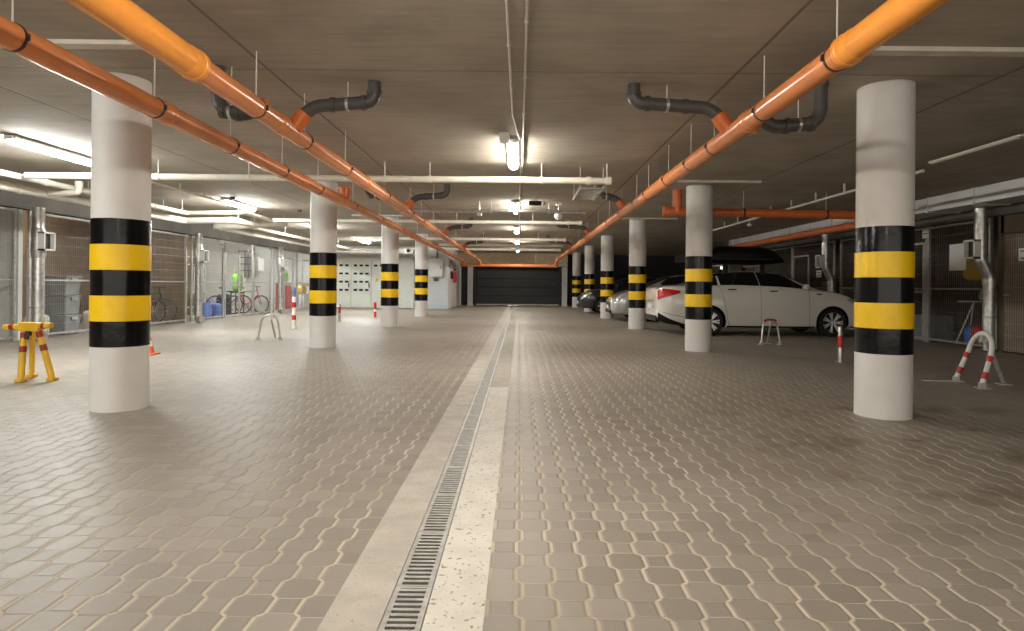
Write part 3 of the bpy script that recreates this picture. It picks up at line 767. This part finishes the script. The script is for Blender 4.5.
# bicycles
def bike(loc, rot, m, label):
    t = thing('bicycle', label, 'bicycle', loc, rot, 'bicycles in the storage rooms')
    R = .33
    for x in (-.52,.52):
        w = MB().ring((x,0,R), (0,1,0), R-.02, .022, 36, 8).build('tyre', M['black_rub'], t, True)
        q = MB().ring((x,0,R), (0,1,0), R-.045, .01, 36, 6)
        for k in range(18):
            a = 2*PI*k/18; q.tube([(x,(.02 if k % 2 else -.02),R),(x+(R-.045)*math.cos(a),0,R+(R-.045)*math.sin(a))], .0025, 5)
        q.tube([(x,-.05,R),(x,.05,R)], .022, 10)
        q.build('rim_and_spokes', M['steel'], w, True)
    bb = (-.08,0,.29); st = (-.22,0,.78); ht = (.36,0,.82); hb = (.40,0,.68); ra = (-.52,0,R)
    f = MB()
    for a, b_, r in ((bb,st,.017),(st,ht,.016),(bb,hb,.021),(ht,hb,.02)): f.tube([a,b_], r, 10)
    for s in (-1,1):
        f.tube([(bb[0],s*.03,bb[2]),(ra[0],s*.055,ra[2])], .01, 8); f.tube([(st[0],s*.02,st[2]-.04),(ra[0],s*.055,ra[2])], .009, 8)
    f.build('frame', m, t, True)
    f = MB()
    for s in (-1,1): f.tube([(.40,s*.05,.68),(.46,s*.055,.5),(.52,s*.055,R)], .013, 8)
    f.build('fork', m, t, True)
    MB().tube([(.36,0,.82),(.34,0,.96)], .014, 8).tube([(.30,-.30,.98),(.36,-.15,.97),(.36,.15,.97),(.30,.30,.98)], .012, 8).build('handlebar', M['black_rub'], t, True)
    MB().tube([st,(-.25,0,.90)], .013, 8).build('seat_post', M['steel'], t, True)
    MB().blob((-.26,0,.925), .27,.14,.06,.8).build('saddle', M['black_rub'], t, True)
    q = MB().ring((bb[0],-.05,bb[2]), (0,1,0), .085, .008, 24, 6); q.tube([(bb[0],-.07,bb[2]),(bb[0]+.1,-.08,bb[2]-.14)], .01, 6); q.tube([(bb[0],.07,bb[2]),(bb[0]-.1,.08,bb[2]+.14)], .01, 6)
    q.box(bb[0]+.05,bb[0]+.15,-.17,-.08,bb[2]-.16,bb[2]-.135); q.box(bb[0]-.15,bb[0]-.05,.08,.17,bb[2]+.13,bb[2]+.155)
    q.build('crankset', M['black_rub'], t, True)
bike((-10.15,16.25,0), .1, M['orangebike'], 'orange bicycle parked behind the nearest left pillar')
bike((-10.05,16.75,0), -.08, M['plastic_blk'], 'black bicycle against the brown partition behind the orange one')
bike((-9.75,22.25,0), .96, M['pinkred'], 'red bicycle behind the left mesh below the white sheet')
bike((-10.3,22.05,0), .96, M['plastic_blk'], 'dark bicycle leaning behind the red bicycle')
shelf((-10.0,22.72,1.3), .5, 1.0, 'dark wall shelf above the bicycles in the left store', 'dark_steel')
bag((-9.7,20.35,0), PI/2, .5,.35,.75, M['plastic_blk'], 'black sack behind the left mesh door', 'sack', 'sack', False)

# right bay: clothes rack, cloth, ball bag
t = thing('clothes_rack', 'white folding clothes rack behind the right mesh', 'clothes rack', (8.97,11.95,0))
q = MB()
for y in (-.38,.38): q.box(-.25,.25,y-.012,y+.012,.86,.89)
for k in range(7): q.tube([(-.24+.08*k,-.38,.875),(-.24+.08*k,.38,.875)], .007, 8)
q.build('top', M['white'], t)
for s in (-1,1):
    for y in (-.36,.36):
        MB().tube([(0,y*.8,.86),(s*.12,y+(.25 if y>0 else -.1)*1,.01)], .013, 8).build('leg', M['white'], t, True)
tag(MB().blob((8.97,11.70,1.0), .40,.42,.26,.6,wob=.12).build('folded_cloth', M['cream'], None, True), 'white folded cloth lying on the clothes rack', 'cloth')
t = thing('beach_bag', 'colourful blue, red and green bag on the floor under the clothes rack', 'bag', (8.97,12.12,0))
MB().blob((0,.12,.2), .3,.26,.38,.7).build('blue_panel', mat('bright_blue_fabric', (.05,.22,.70), .6), t, True)
MB().blob((.0,-.06,.22), .3,.24,.40,.7).build('red_panel', M['redpaint'], t, True)
MB().blob((0,-.22,.15), .26,.2,.28,.7).build('green_panel', M['green'], t, True)
tag(MB().blob((8.95,12.12,1.50), .12,.75,.42,.5,wob=.08).build('yellow_jacket', M['yel_paint'], None, True), 'yellow jacket hanging behind the white sheet on the right', 'jacket')
tag(MB().blob((8.95,11.42,1.62), .12,.2,.5,.5,wob=.08).build('yellow_coat', M['yel_paint'], None, True), 'yellow coat hanging right behind the bent air duct', 'coat')
for k, (y, h, m, w) in enumerate(((13.5,.55,'tubplast','grey box behind the mesh right of the nearest right pillar'),(14.4,.5,'plastic_blk','black box behind the mesh at the nearest right pillar'))):
    carton((9.0,y,0), .5,.6,h, M[m], w)
carton((9.1,18.1,1.01), .34,.6,.3, M['tubplast'], 'grey box on a shelf behind the white car')
shelf((9.1,18.3,0), 1.6, 1.4, 'dark shelf behind the bonnet of the white car', 'dark_steel')

# ------------------------------------------------------------------ back left: gate, cabinet, alcove
t = thing('vented_gate', 'wide white gate with rows of small black vents on the back wall', 'gate', (-7.3,28.55,0), 0, None, 'thing')
q = MB(); q.box(-9.15,-9.0,28.45,28.58,0,2.30); q.box(-4.95,-4.85,28.45,28.58,0,2.30); q.box(-9.15,-4.85,28.45,28.58,2.22,2.32)
q.build('frame', M['gate_white'], t, world=True)
e = [-9.0, -8.66, -7.74, -6.81, -5.88, -4.95]
for i in range(5):
    lf = MB().box(e[i]+.008,e[i+1]-.008,28.48,28.54,.03,2.22).build('leaf', M['gate_white'], t, world=True)
    if i == 0 or i == 4: continue
    for r_ in range(4):
        if i == 3 and r_ > 0: continue
        z = 1.96 - .375*r_
        for c_ in range(3):
            x = (e[i]+e[i+1])/2 + (c_-1)*.265; MB().box(x-.08,x+.08,28.468,28.485,z-.045,z+.045).build('vent', M['plastic_blk'], lf, world=True)
    MB().box(e[i+1]-.12,e[i+1]-.08,28.43,28.48,.95,1.15).build('handle', M['dark_steel'], lf, world=True)
MB().box(-6.62,-6.50,28.465,28.48,1.22,1.36).build('sticker', M['yel_paint'], t, world=True)
t = thing('wall_cabinet', 'white electrical cabinet on the back wall beside the last left pillar', 'cabinet', (-3.85,28.45,1.4))
MB().box(-4.15,-3.53,28.4,28.6,1.46,2.32).build('body', M['white'], t, world=True, bevel=.01)
dr = MB().box(-4.12,-3.56,28.385,28.4,1.49,2.29).build('door', M['white'], t, world=True, bevel=.004)
MB().box(-3.63,-3.60,28.365,28.385,1.85,1.97).build('handle', M['dark_steel'], dr, world=True)
MB().tube([(-3.8,28.5,2.32),(-3.8,28.5,CEIL)], .03, 10).build('cable_pipe', M['grey_pvc'], t, True, True)
tag(MB().box(-3.95,-3.75,28.48,28.6,1.28,1.42).build('socket_box', M['grey_pvc'], bevel=.02), 'small grey socket box below the white wall cabinet', 'socket')
t = thing('door_2', 'pale pink steel door in the side wall of the alcove', 'door', (-3.27,29.6,0), 0, None, 'structure')
q = MB(); q.box(-3.28,-3.22,29.5,29.6,0,2.2); q.box(-3.28,-3.22,31.4,31.5,0,2.2); q.box(-3.28,-3.22,29.5,31.5,2.1,2.2); q.build('frame', M['white'], t, world=True)
MB().box(-3.27,-3.235,29.6,31.4,.02,2.1).build('leaf', M['pink'], t, world=True)
MB().tube([(-3.23,31.25,1.0),(-3.17,31.25,1.0),(-3.17,31.1,1.0)], .012, 8).build('handle', M['dark_steel'], t, True, True)
t = thing('fire_extinguisher', 'red fire extinguisher hung on the alcove wall left of the far gate', 'extinguisher', (-3.1,30.4,1.2))
MB().lathe([(.0,-.30),(.08,-.29),(.085,-.26),(.085,.15),(.06,.22),(.03,.26),(.03,.30)], (-3.08,29.45,1.5), seg=20).build('body', M['redpaint'], t, True, True)
MB().box(-3.14,-3.02,29.41,29.49,1.80,1.86).build('valve', M['plastic_blk'], t, world=True)
MB().tube(fillet([(-3.05,29.43,1.82),(-2.96,29.40,1.7),(-2.97,29.40,1.35)], .06), .012, 8).build('hose', M['plastic_blk'], t, True, True)
MB().box(-3.28,-3.17,29.40,29.5,1.4,1.75).build('bracket', M['dark_steel'], t, world=True)

# far charcoal gate
t = thing('charcoal_gate', 'wide dark charcoal sectional gate at the far end', 'gate', (-.1,33.7,0), 0, None, 'thing')
for k in range(4):
    MB().box(-2.35,2.15,33.7,33.76,.10+.46*k,.10+.46*k+.45).build('panel', M['charcoal'], t, world=True, bevel=.01)
MB().box(-2.35,2.15,33.68,33.78,.03,.10).build('bottom_rail', M['zinc_dull'], t, world=True)
for x in (-2.42, 2.2): MB().box(x-.04,x+.04,33.62,33.8,0,2.1).build('guide_rail', M['dark_steel'], t, world=True)
MB().box(.6,.75,33.66,33.7,.95,1.05).build('handle', M['dark_steel'], t, world=True)
for x, w in ((-2.65,'left of the far dark gate'),(2.42,'right of the far dark gate')):
    t = thing('gate_post', 'pale blue white square post ' + w, 'gate post', (x,33.4,0))
    MB().box(-.14,.14,-.1,.1,0,2.12).build('post', M['bluewhite'], t)
    MB().box(-.17,.17,-.13,.13,0,.06).build('foot', M['pale'], t)
    MB().box(-.03,.03,-.13,-.1,1.2,1.32).build('switch_plate', M['zinc_dull'], t)
t = thing('side_gate', 'dark narrow gate panel between the alcove and the pale post', 'gate', (-3.0,33.7,0), 0, None, 'thing')
MB().box(-3.27,-2.8,33.7,33.76,.05,2.1).build('panel', M['charcoal'], t, world=True)
MB().box(-3.27,-3.17,33.66,33.7,.0,2.14).build('frame', M['white'], t, world=True)

# ------------------------------------------------------------------ barriers and posts
def striped(p0, p1, r, stripes, m, ms, t, name='leg'):
    p0 = Vector(p0); p1 = Vector(p1)
    o = MB().tube([p0, p1], r, 14).build(name, m, t, True)
    for a, b_ in stripes: MB().tube([p0.lerp(p1, a), p0.lerp(p1, b_)], r+.002, 14).build('stripe', ms, o, True)
    return o
# yellow folding barrier
t = thing('parking_barrier', 'yellow folding parking barrier with red stripes standing at the far left', 'barrier', (-5.49,6.85,0), -.12)
striped((.07,-.08,.01),(.03,0,.60), .033, [(.52,.63),(.78,.89)], M['yel_paint'], M['darkred'], t)
striped((.33,.05,.01),(.19,.0,.60), .033, [(.55,.66),(.80,.92)], M['yel_paint'], M['darkred'], t)
striped((-.10,.22,.01),(.09,.04,.58), .028, [], M['yel_paint'], M['darkred'], t)
striped((-.19,-.02,.585),(.36,.0,.615), .033, [(.12,.22),(.80,.87)], M['yel_paint'], M['darkred'], t, 'top_bar')
MB().box(-.01,.23,-.042,.045,.545,.645).build('head_plate', M['yel_paint'], t, bevel=.012)
MB().tube([(.11,-.03,.55),(.11,-.03,.50)], .03, 12).tube([(.11,-.05,.46),(.11,-.05,.51)], .022, 12).build('padlock', M['dark_steel'], t, True)
for x, y in ((.07,-.08),(.33,.05),(-.10,.22)): MB().box(x-.042,x+.042,y-.042,y+.042,0,.035).build('foot', M['yel_paint'], t, bevel=.006)
# hoop barriers
def hoop(loc, rot, w, h, r, m, stripes, ms, label, brace=.25, tilt=.0, bx=.06):
    t = thing('hoop_barrier', label, 'barrier', loc, rot, 'hinged hoop parking barriers')
    n = 14; lean = .04
    arc = [(-w/2*math.cos(PI*k/n), h-w/2+ w/2*math.sin(PI*k/n)) for k in range(n+1)]
    arc = [(x, tilt*z/h, z) for x, z in arc]
    pts = [(-w/2-lean,-.03,.04)] + arc + [(w/2+lean,-.03,.04)]
    o = MB().tube(pts, r, 14).build('hoop', m, t, True)
    for s in (-1,1):
        a = Vector((s*(w/2+lean),-.03,.04)); b_ = Vector((s*w/2,tilt*(h-w/2)/h,h-w/2))
        for f0, f1 in stripes: MB().tube([a.lerp(b_,f0), a.lerp(b_,f1)], r+.002, 14).build('stripe', ms, o, True)
        MB().box(s*(w/2+lean)-.05,s*(w/2+lean)+.05,-.09,.04,0,.012).build('base_plate', M['zinc_dull'], t)
        MB().box(s*(w/2+lean)-.028,s*(w/2+lean)+.028,-.058,-.002,.008,.06).build('hinge', M['zinc_dull'], t)
    MB().tube([(.02,tilt*.95,h-.04),(bx,brace,.03)], r*.85, 12).build('brace', M['zinc_dull'], t, True)
    MB().box(bx-.06,bx+.06,brace-.06,brace+.06,0,.012).build('base_plate', M['zinc_dull'], t)
    MB().box(-.005,.045,tilt*.9-.035,tilt*.9+.02,h-.10,h-.02).build('lock', M['zinc'], t)
    return t
th = hoop((5.26,7.20,0), -1.70, .43, .60, .027, M['white'], [(.18,.40),(.74,.92)], M['red'], 'white hoop barrier with red stripes on the floor at the right', .40, .13, -.1)
MB().box(-.30,-.22,-.42,.05,0,.014).build('ground_plate', M['steel'], th)
hoop((-4.85,12.05,0), .15, .32, .48, .019, M['steel'], [], M['red'], 'bare steel hoop barrier in the left bays before the mesh stores', .22)
h2 = hoop((4.88,12.05,0), .1, .30, .48, .019, M['steel'], [], M['red'], 'steel hoop barrier with red top in front of the white car', .22)
MB().tube([(-.12,0,.462),(-.06,0,.486),(.06,0,.486),(.12,0,.462)], .0215, 12).build('red_top', M['red'], h2, True)
# bollards
def bollard(loc, h, r, m, bands, mb, label):
    t = thing('bollard', label, 'bollard', loc, 0, 'red banded parking bollards')
    MB().lathe([(r,0),(r,h-.015),(r*.7,h),(0,h)], seg=18).build('post', m, t, True)
    for a, b_ in bands: MB().lathe([(r,a),(r+.003,a),(r+.003,b_),(r,b_)], seg=18).build('band', mb, t, True)
    MB().lathe([(r*2,0),(r*2,.012),(0,.012)], seg=18).build('foot_plate', M['zinc_dull'], t, True)
bollard((-5.45,15.0,0), .78, .045, M['white'], [(.22,.34),(.52,.65)], M['red'], 'white bollard with red bands in the left bays beside the hoop')
bollard((4.82,9.3,0), .54, .032, M['steel'], [(.22,.40)], M['redpaint'], 'steel bollard with a red band beside the front wheel of the white car')
bollard((-5.22,18.0,0), .52, .035, M['steel'], [(.26,.44)], M['redpaint'], 'steel bollard with red band right of the second left pillar')
bollard((-4.65,20.0,0), .54, .04, M['white'], [(.04,.22),(.30,.52)], M['redpaint'], 'red and white bollard before the vented white gate')
bollard((-4.55,20.6,0), .50, .04, M['steel'], [(.30,.45)], M['redpaint'], 'bollard half hidden by the third left pillar')
t = thing('traffic_cone', 'small orange traffic cone half hidden by the nearest left pillar', 'traffic cone', (-5.62,9.4,0))
MB().box(-.12,.12,-.12,.12,0,.025).build('base', M['cone'], t, bevel=.006)
MB().lathe([(.085,.025),(.02,.34),(.0,.345)], seg=20).build('body', M['cone'], t, True)
MB().lathe([(.066,.13),(.068,.13),(.050,.21),(.048,.21)], seg=20).build('reflective_collar', M['paper'], t, True)

# ------------------------------------------------------------------ cars
def catmull(pts, n):
    out = []
    for i in range(len(pts)-1):
        p0 = pts[max(i-1,0)]; p1 = pts[i]; p2 = pts[i+1]; p3 = pts[min(i+2,len(pts)-1)]
        for k in range(n):
            t = k/n
            out.append(tuple(.5*((2*b)+(-a+c)*t+(2*a-5*b+4*c-d)*t*t+(-a+3*b-3*c+d)*t**3) for a,b,c,d in zip(p0,p1,p2,p3)))
    out.append(tuple(pts[-1])); return out
def lerp_table(tab, x):
    if x <= tab[0][0]: return tab[0][1:]
    for a, b in zip(tab[:-1], tab[1:]):
        if x <= b[0]:
            t = (x-a[0])/(b[0]-a[0]); return tuple(p+(q-p)*t for p, q in zip(a[1:], b[1:]))
    return tab[-1][1:]
def make_car(name, label, paint, loc, rot, hatch=False, L=4.8, wb=(1.16, 3.97)):
    t = thing(name, label, 'car', loc, rot, None)
    # station: x, half width low, z bottom, belt/shoulder z, half width at belt, roof z, half width of roof
    if not hatch:
        tab = [(0.00,.60,.42,.86,.58,.88,.50),(0.03,.70,.36,1.02,.66,1.04,.58),(0.12,.80,.30,1.08,.74,1.10,.66),(0.30,.87,.25,1.08,.82,1.135,.70),
               (0.72,.90,.21,1.08,.86,1.16,.68),(0.95,.91,.20,1.09,.865,1.24,.64),(1.35,.91,.19,1.095,.87,1.41,.60),(1.75,.91,.18,1.09,.87,1.485,.585),(2.2,.91,.18,1.075,.87,1.50,.58),
               (2.7,.91,.18,1.06,.87,1.475,.58),(3.05,.91,.18,1.05,.87,1.385,.60),(3.4,.91,.18,1.04,.865,1.225,.65),(3.74,.91,.19,1.02,.86,1.075,.72),
               (4.05,.905,.2,.985,.85,1.03,.70),(4.4,.87,.22,.89,.80,.94,.64),(4.62,.80,.23,.76,.72,.79,.58),(4.75,.68,.25,.66,.60,.67,.50),(4.80,.55,.30,.58,.50,.59,.42)]
    else:
        tab = [(0.00,.62,.42,.90,.60,1.0,.5),(0.04,.74,.34,1.0,.70,1.15,.58),(0.15,.84,.28,1.04,.78,1.26,.60),(0.4,.88,.22,1.05,.83,1.40,.60),
               (0.9,.90,.2,1.05,.86,1.47,.60),(1.6,.90,.18,1.04,.86,1.50,.59),(2.2,.90,.18,1.03,.86,1.48,.58),(2.7,.90,.18,1.02,.86,1.38,.59),(3.1,.90,.18,1.01,.86,1.20,.64),
               (3.4,.90,.18,.99,.855,1.05,.72),(3.75,.89,.2,.94,.83,.98,.70),(4.05,.85,.22,.84,.78,.88,.64),(4.24,.76,.23,.74,.68,.77,.56),(4.34,.64,.26,.64,.58,.66,.48),(4.38,.52,.32,.56,.48,.58,.4)]
        L = 4.38; wb = (.85, 3.45)
    def section(x):
        wl, zb, zs, ws, zr, wr = lerp_sm(x)
        h = zs - zb
        ctrl = [(0,zb),(wl*.80,zb),(wl*.955,zb+.05),(wl*.985,zb+h*.3),(wl*1.0,zb+h*.58),(wl*.985,zb+h*.82),(ws,zs),
                (ws-(ws-wr)*.12,zs+(zr-zs)*.12),(ws-(ws-wr)*.55,zs+(zr-zs)*.55),(wr,zs+(zr-zs)*.88),(wr*.72,zr-.006),(0,zr+.012)]
        return catmull(ctrl, 4)
    xs_t = [r[0] for r in tab]
    def lerp_sm(x):
        i = max(j for j in range(len(tab)) if tab[j][0] <= x + 1e-9); i = min(i, len(tab)-2)
        p0, p1, p2, p3 = tab[max(i-1,0)], tab[i], tab[i+1], tab[min(i+2,len(tab)-1)]
        tt = (x-p1[0])/(p2[0]-p1[0]); res = []
        for k in range(1, 7):
            m1 = (p2[k]-p0[k])/max(1e-6,(p2[0]-p0[0])); m2 = (p3[k]-p1[k])/max(1e-6,(p3[0]-p1[0])); hh = p2[0]-p1[0]
            if i == 0: m1 = (p2[k]-p1[k])/hh
            if i == len(tab)-2: m2 = (p2[k]-p1[k])/hh
            a = tt*tt*tt; b = tt*tt
            res.append((2*a-3*b+1)*p1[k]+(a-2*b+tt)*hh*m1+(-2*a+3*b)*p2[k]+(a-b)*hh*m2)
        return res
    stations = [0, .012, .03, .06, .1, .15, .2, .27] + [.35+.09*i for i in range(int((L-.7)/.09)+1)] + [L-.27, L-.2, L-.15, L-.1, L-.06, L-.03, L-.012, L]
    q = MB(); rows = []
    for x in stations:
        s = section(x); full = [(x, y, z) for y, z in s] + [(x, -y, z) for y, z in s[-2:0:-1]]
        rows.append(full)
    n = len(rows[0]); vs = [v for r in rows for v in r]; fs = []
    for i in range(len(rows)-1):
        for k in range(n): fs.append((i*n+k, i*n+(k+1) % n, (i+1)*n+(k+1) % n, (i+1)*n+k))
    fs.append(tuple(range(n))[::-1]); fs.append(tuple((len(rows)-1)*n+k for k in range(n)))
    q.add(vs, fs)
    body = q.build('body', [paint, M['liner']], t, True)
    cut = MB(); R = .325
    for x in wb:
        for s in (-1,1): cut.lathe([(R+.055,-.3),(R+.055,.3)], (x, s*.86, R+.0), (0,1,0), 40)
    co = cut.build('cutter', [M['liner']], None)
    bpy.context.view_layer.update()
    co.matrix_world = t.matrix_world
    md = body.modifiers.new('arches', 'BOOLEAN'); md.object = co; md.operation = 'DIFFERENCE'; md.solver = 'EXACT'; md.material_mode = 'TRANSFER'
    bpy.context.view_layer.update()
    dg = bpy.context.evaluated_depsgraph_get()
    me = bpy.data.meshes.new_from_object(body.evaluated_get(dg), depsgraph=dg)
    body.modifiers.clear(); body.data = me; bpy.data.objects.remove(co)
    # surface sampling
    def at_(x, v, side):     # v in control units 0..11
        s = section(x); f = max(0, min(v*4, len(s)-1.001)); i = int(f); tt = f-i
        y = s[i][0]+(s[i+1][0]-s[i][0])*tt; z = s[i][1]+(s[i+1][1]-s[i][1])*tt
        return Vector((x, y*side, z))
    def patch(name_, m, corners, side=None, off=.006, nx=14, nv=6, par=None):
        """corners: (x,v) of A,B,C,D; bilinear; side +-1 or None for full width (v mirrored)"""
        A, B, C_, D = corners; g = []
        for i in range(nx+1):
            a = i/nx; row = []
            for j in range(nv+1):
                b = j/nv
                x = (A[0]*(1-a)+B[0]*a)*(1-b) + (D[0]*(1-a)+C_[0]*a)*b
                v = (A[1]*(1-a)+B[1]*a)*(1-b) + (D[1]*(1-a)+C_[1]*a)*b
                if side is None:
                    row.append(at_(x, 22-v, -1) if v > 11 else at_(x, v, 1))
                else: row.append(at_(x, v, side))
            g.append(row)
        vs = []
        for i in range(nx+1):
            for j in range(nv+1):
                du = g[min(i+1,nx)][j]-g[max(i-1,0)][j]; dv = g[i][min(j+1,nv)]-g[i][max(j-1,0)]
                nn = du.cross(dv); nn = nn.normalized() if nn.length > 1e-9 else Vector((0,0,1))
                cen = Vector((g[i][j].x, 0, .75))
                if nn.dot(g[i][j]-cen) < 0 and abs(nn.x) < .93: nn = -nn
                vs.append(g[i][j]+nn*off)
        W = nv+1
        fs = [(i*W+j,(i+1)*W+j,(i+1)*W+j+1,i*W+j+1) for i in range(nx) for j in range(nv)]
        return MB().add(vs, fs).build(name_, m, par or t, True)
    if not hatch:
        side_w = [((1.02,7.15),(1.36,7.15),(1.36,9.05),(1.30,8.6)), ((1.42,7.15),(2.315,7.15),(2.275,9.2),(1.40,9.15)), ((2.335,7.15),(3.54,7.15),(2.92,9.1),(2.295,9.2))]
        front_g = ((3.60,8.5),(3.60,13.5),(2.82,13.0),(2.82,9.0)); rear_g = ((.80,8.6),(.80,13.4),(1.60,13.0),(1.60,9.0))
    else:
        side_w = [((.45,7.15),(1.05,7.15),(1.05,9.1),(.6,9.0)), ((1.1,7.15),(1.95,7.15),(1.92,9.2),(1.1,9.15)), ((2.03,7.15),(3.10,7.15),(2.55,9.1),(2.0,9.2))]
        front_g = ((3.32,8.5),(3.32,13.5),(2.5,13.0),(2.5,9.0)); rear_g = ((.10,8.3),(.10,13.7),(.5,13.2),(.5,8.8))
    for s in (-1,1):
        for c in side_w: patch('side_window', M['glass'], c, s)
        # door seams
        q = MB()
        xs_ = ((1.36,7,1.62,1.9),(2.32,7,2.34,1.9),(3.42,7,3.44,1.9)) if not hatch else ((1.08,7,1.25,1.9),(1.99,7,2.0,1.9),(3.15,7,3.1,1.9))
        for xa, va, xb, vb in xs_:
            pts = []
            for k in range(15):
                f = k/14; pts.append(at_(xa+(xb-xa)*f, va+(vb-va)*f, s)*1.0)
            q.tube(pts, .0035, 6)
        q.tube([at_(xs_[0][2]+(xs_[2][2]-xs_[0][2])*k/20, 2.0, s) for k in range(21)], .0035, 6)
        q.build('door_seam', M['plastic_blk'], t, True)
        hx = (1.55,2.5) if not hatch else (1.2,2.15)
        for x in hx:
            p = at_(x+.12, 5.75, s); MB().blob(p+Vector((0,s*.016,0)), .21,.035,.03,.7).build('door_handle', M['dark_steel'] if not hatch else paint, t, True)
        mx = 3.30 if not hatch else 2.85
        p = at_(mx, 7.1, s)
        mr = MB().blob(p+Vector((.03,s*.10,.055)), .12,.22,.13,.7).build('mirror', paint, t, True)
        MB().bar(p+Vector((.05,-s*.02,-.01)), p+Vector((.04,s*.05,.02)), .05,.025).build('mirror_foot', M['plastic_blk'], mr)
        # lights
        if not hatch: patch('tail_light', M['tail'], ((.025,4.35),(.50,5.25),(.50,5.55),(.025,5.9)), s, .008)
        else: patch('tail_light', M['tail'], ((.02,4.9),(.25,5.0),(.25,6.0),(.02,5.9)), s, .008)
        patch('headlight', M['lens'], ((L-.50,5.3),(L-.06,4.6),(L-.06,5.7),(L-.40,6.0)), s, .008)
        patch('lower_sill', M['plastic_blk'], ((wb[0]+.40,1.6),(wb[1]-.40,1.6),(wb[1]-.40,2.0),(wb[0]+.40,2.0)), s, .004)
        if not hatch:
            p = at_(3.66, 5.55, s); MB().blob(p+Vector((0,s*.004,0)), .13,.012,.03,.6).build('indicator', M['dark_steel'], t, True)
    patch('windscreen', M['glass'], front_g, None, .006)
    patch('rear_window', M['glass'], rear_g, None, .006)
    # bumpers and grille
    q = MB()
    q.box(-.012,.10,-.62,.62,.30,.44); q.build('rear_bumper_insert', M['plastic_blk'], t, bevel=.02)
    for s in (-1,1):
        patch('rear_bumper_side', M['plastic_blk'], ((.03,1.2),(.74,1.2),(.74,1.8),(.03,2.75)), s, .006)
    q = MB(); q.box(-.02,.03,-.26,.26,.60,.71); q.build('number_plate', M['white'], t)
    if not hatch:
        q = MB()
        q.tube([at_(.02+.0, v, 1) for v in (4.2,4.6,5.0,5.6,6.2)], .004, 6); q.build('boot_seam', M['plastic_blk'], t, True)
        MB().bar((-.012,-.4,.78),(-.012,.4,.78), .02,.03).build('boot_handle', M['steel'], t)
        for s in (-1,1): MB().tube([at_(.05+.09*k, 3.0-.04*k, s) for k in range(9)], .005, 6).build('bumper_seam', M['plastic_blk'], t, True)
    q = MB()
    for k in range(5): q.box(L-.09,L+.012,-.42,.42,.42+.035*k,.44+.035*k)
    q.build('grille', M['plastic_blk'], t)
    MB().box(L-.12,L+.006,-.55,.55,.26,.37).build('front_intake', M['plastic_blk'], t, bevel=.02)
    MB().box(L-.02,L+.018,-.26,.26,.40,.51).build('front_plate', M['white'], t)
    # wheels
    for x in wb:
        for s in (-1,1):
            w = MB().lathe([(.235,-.10),(.30,-.105),(R-.005,-.08),(R,-.04),(R,.04),(R-.005,.08),(.30,.105),(.235,.10)], (x, s*.79, R), (0,s,0), 44).build('wheel', M['tyre'], t, True)
            q = MB(); q.lathe([(.235,-.09),(.245,.100),(.222,.100),(.20,.05),(.0,.04)], (x, s*.79, R), (0,s,0), 40)
            for k in range(7):
                a = 2*PI*k/7
                for da in (-.13,.13):
                    q.bar((x+.03*math.cos(a),s*.875,R+.03*math.sin(a)), (x+.228*math.cos(a+da),s*.885,R+.228*math.sin(a+da)), .030,.034)
            q.lathe([(.05,.075),(.05,.095),(.03,.102),(0,.103)], (x, s*.79, R), (0,s,0), 20)
            q.build('alloy_rim', M['alloy'], w, True)
    # roof shark fin
    MB().blob((1.7 if not hatch else .7,0,1.515), .15,.03,.06,.7).build('antenna', M['plastic_blk'], t, True)
    return t
WX, WY = 3.17, 15.0
make_car('car', 'white saloon car with a black roof box parked behind the right pillars', M['carwhite'], (WX, WY, 0), 0)
make_car('car', 'silver hatchback parked nose out beyond the white car', M['carsilver'], (7.28, 20.3, 0), PI, True)
make_car('car', 'black car parked nose out beyond the silver car', M['cardark'], (6.80, 25.6, 0), PI, True)
# roof box and bars
t = thing('roof_box', 'long black roof box mounted on the white car', 'roof box', (WX+1.08, WY, 1.60))
n = 24; q = MB(); rows = []
for i in range(n+1):
    f = i/n; x = .0 + 2.05*f
    hh = .46*min(1, (math.sin(min(f*6,PI/2))) )*(1-.12*f if f < .72 else (1-.12*f)*max(.12, math.cos((f-.72)/.28*PI/2)**.6)); hh = max(hh, .05)
    ww = .38*(1 if f < .6 else 1-.35*((f-.6)/.4)**2)*(1 if f > .08 else .85+.15*f/.08)
    z0 = .0 + (.05*((f-.7)/.3)**2 if f > .7 else 0)
    ring_ = []
    for k in range(20):
        a = 2*PI*k/20; pw = lambda c: math.copysign(abs(c)**.5, c)
        ring_.append((x, ww*pw(math.cos(a)), .06+z0+ (hh/2)*(1+pw(math.sin(a)))))
    rows.append(ring_)
vs = [v for r in rows for v in r]
fs = [(i*20+k, i*20+(k+1) % 20, (i+1)*20+(k+1) % 20, (i+1)*20+k) for i in range(n) for k in range(20)] + [tuple(range(20))[::-1], tuple(n*20+k for k in range(20))]
q.add(vs, fs); q.build('shell', M['plastic_blk'], t, True)
MB().box(.05,1.75,-.385,.385,.17,.185).build('lid_seam', M['dark_steel'], t)
for x in (.52, 1.38):
    c = MB(); c.box(x-.03,x+.03,-.62,.62,.01,.045); c.build('crossbar', M['steel'], t, bevel=.008)
    for s in (-1,1): MB().box(x-.05,x+.05,s*.60-.04,s*.60+.04,-.20,.05).build('bar_foot', M['plastic_blk'], t, bevel=.01)

# ------------------------------------------------------------------ world and view
w = bpy.data.worlds.new('world'); scn.world = w; w.use_nodes = True
bg = w.node_tree.nodes['Background']; bg.inputs[0].default_value = (1,.93,.82,1); bg.inputs[1].default_value = .6
scn.view_settings.view_transform = 'Standard'; scn.view_settings.look = 'None'
scn.view_settings.gamma = 1; scn.view_settings.use_curve_mapping = False
scn.view_settings.exposure = 1.6
scn.cycles.use_denoising = True
scn.cycles.max_bounces = 10; scn.cycles.diffuse_bounces = 5
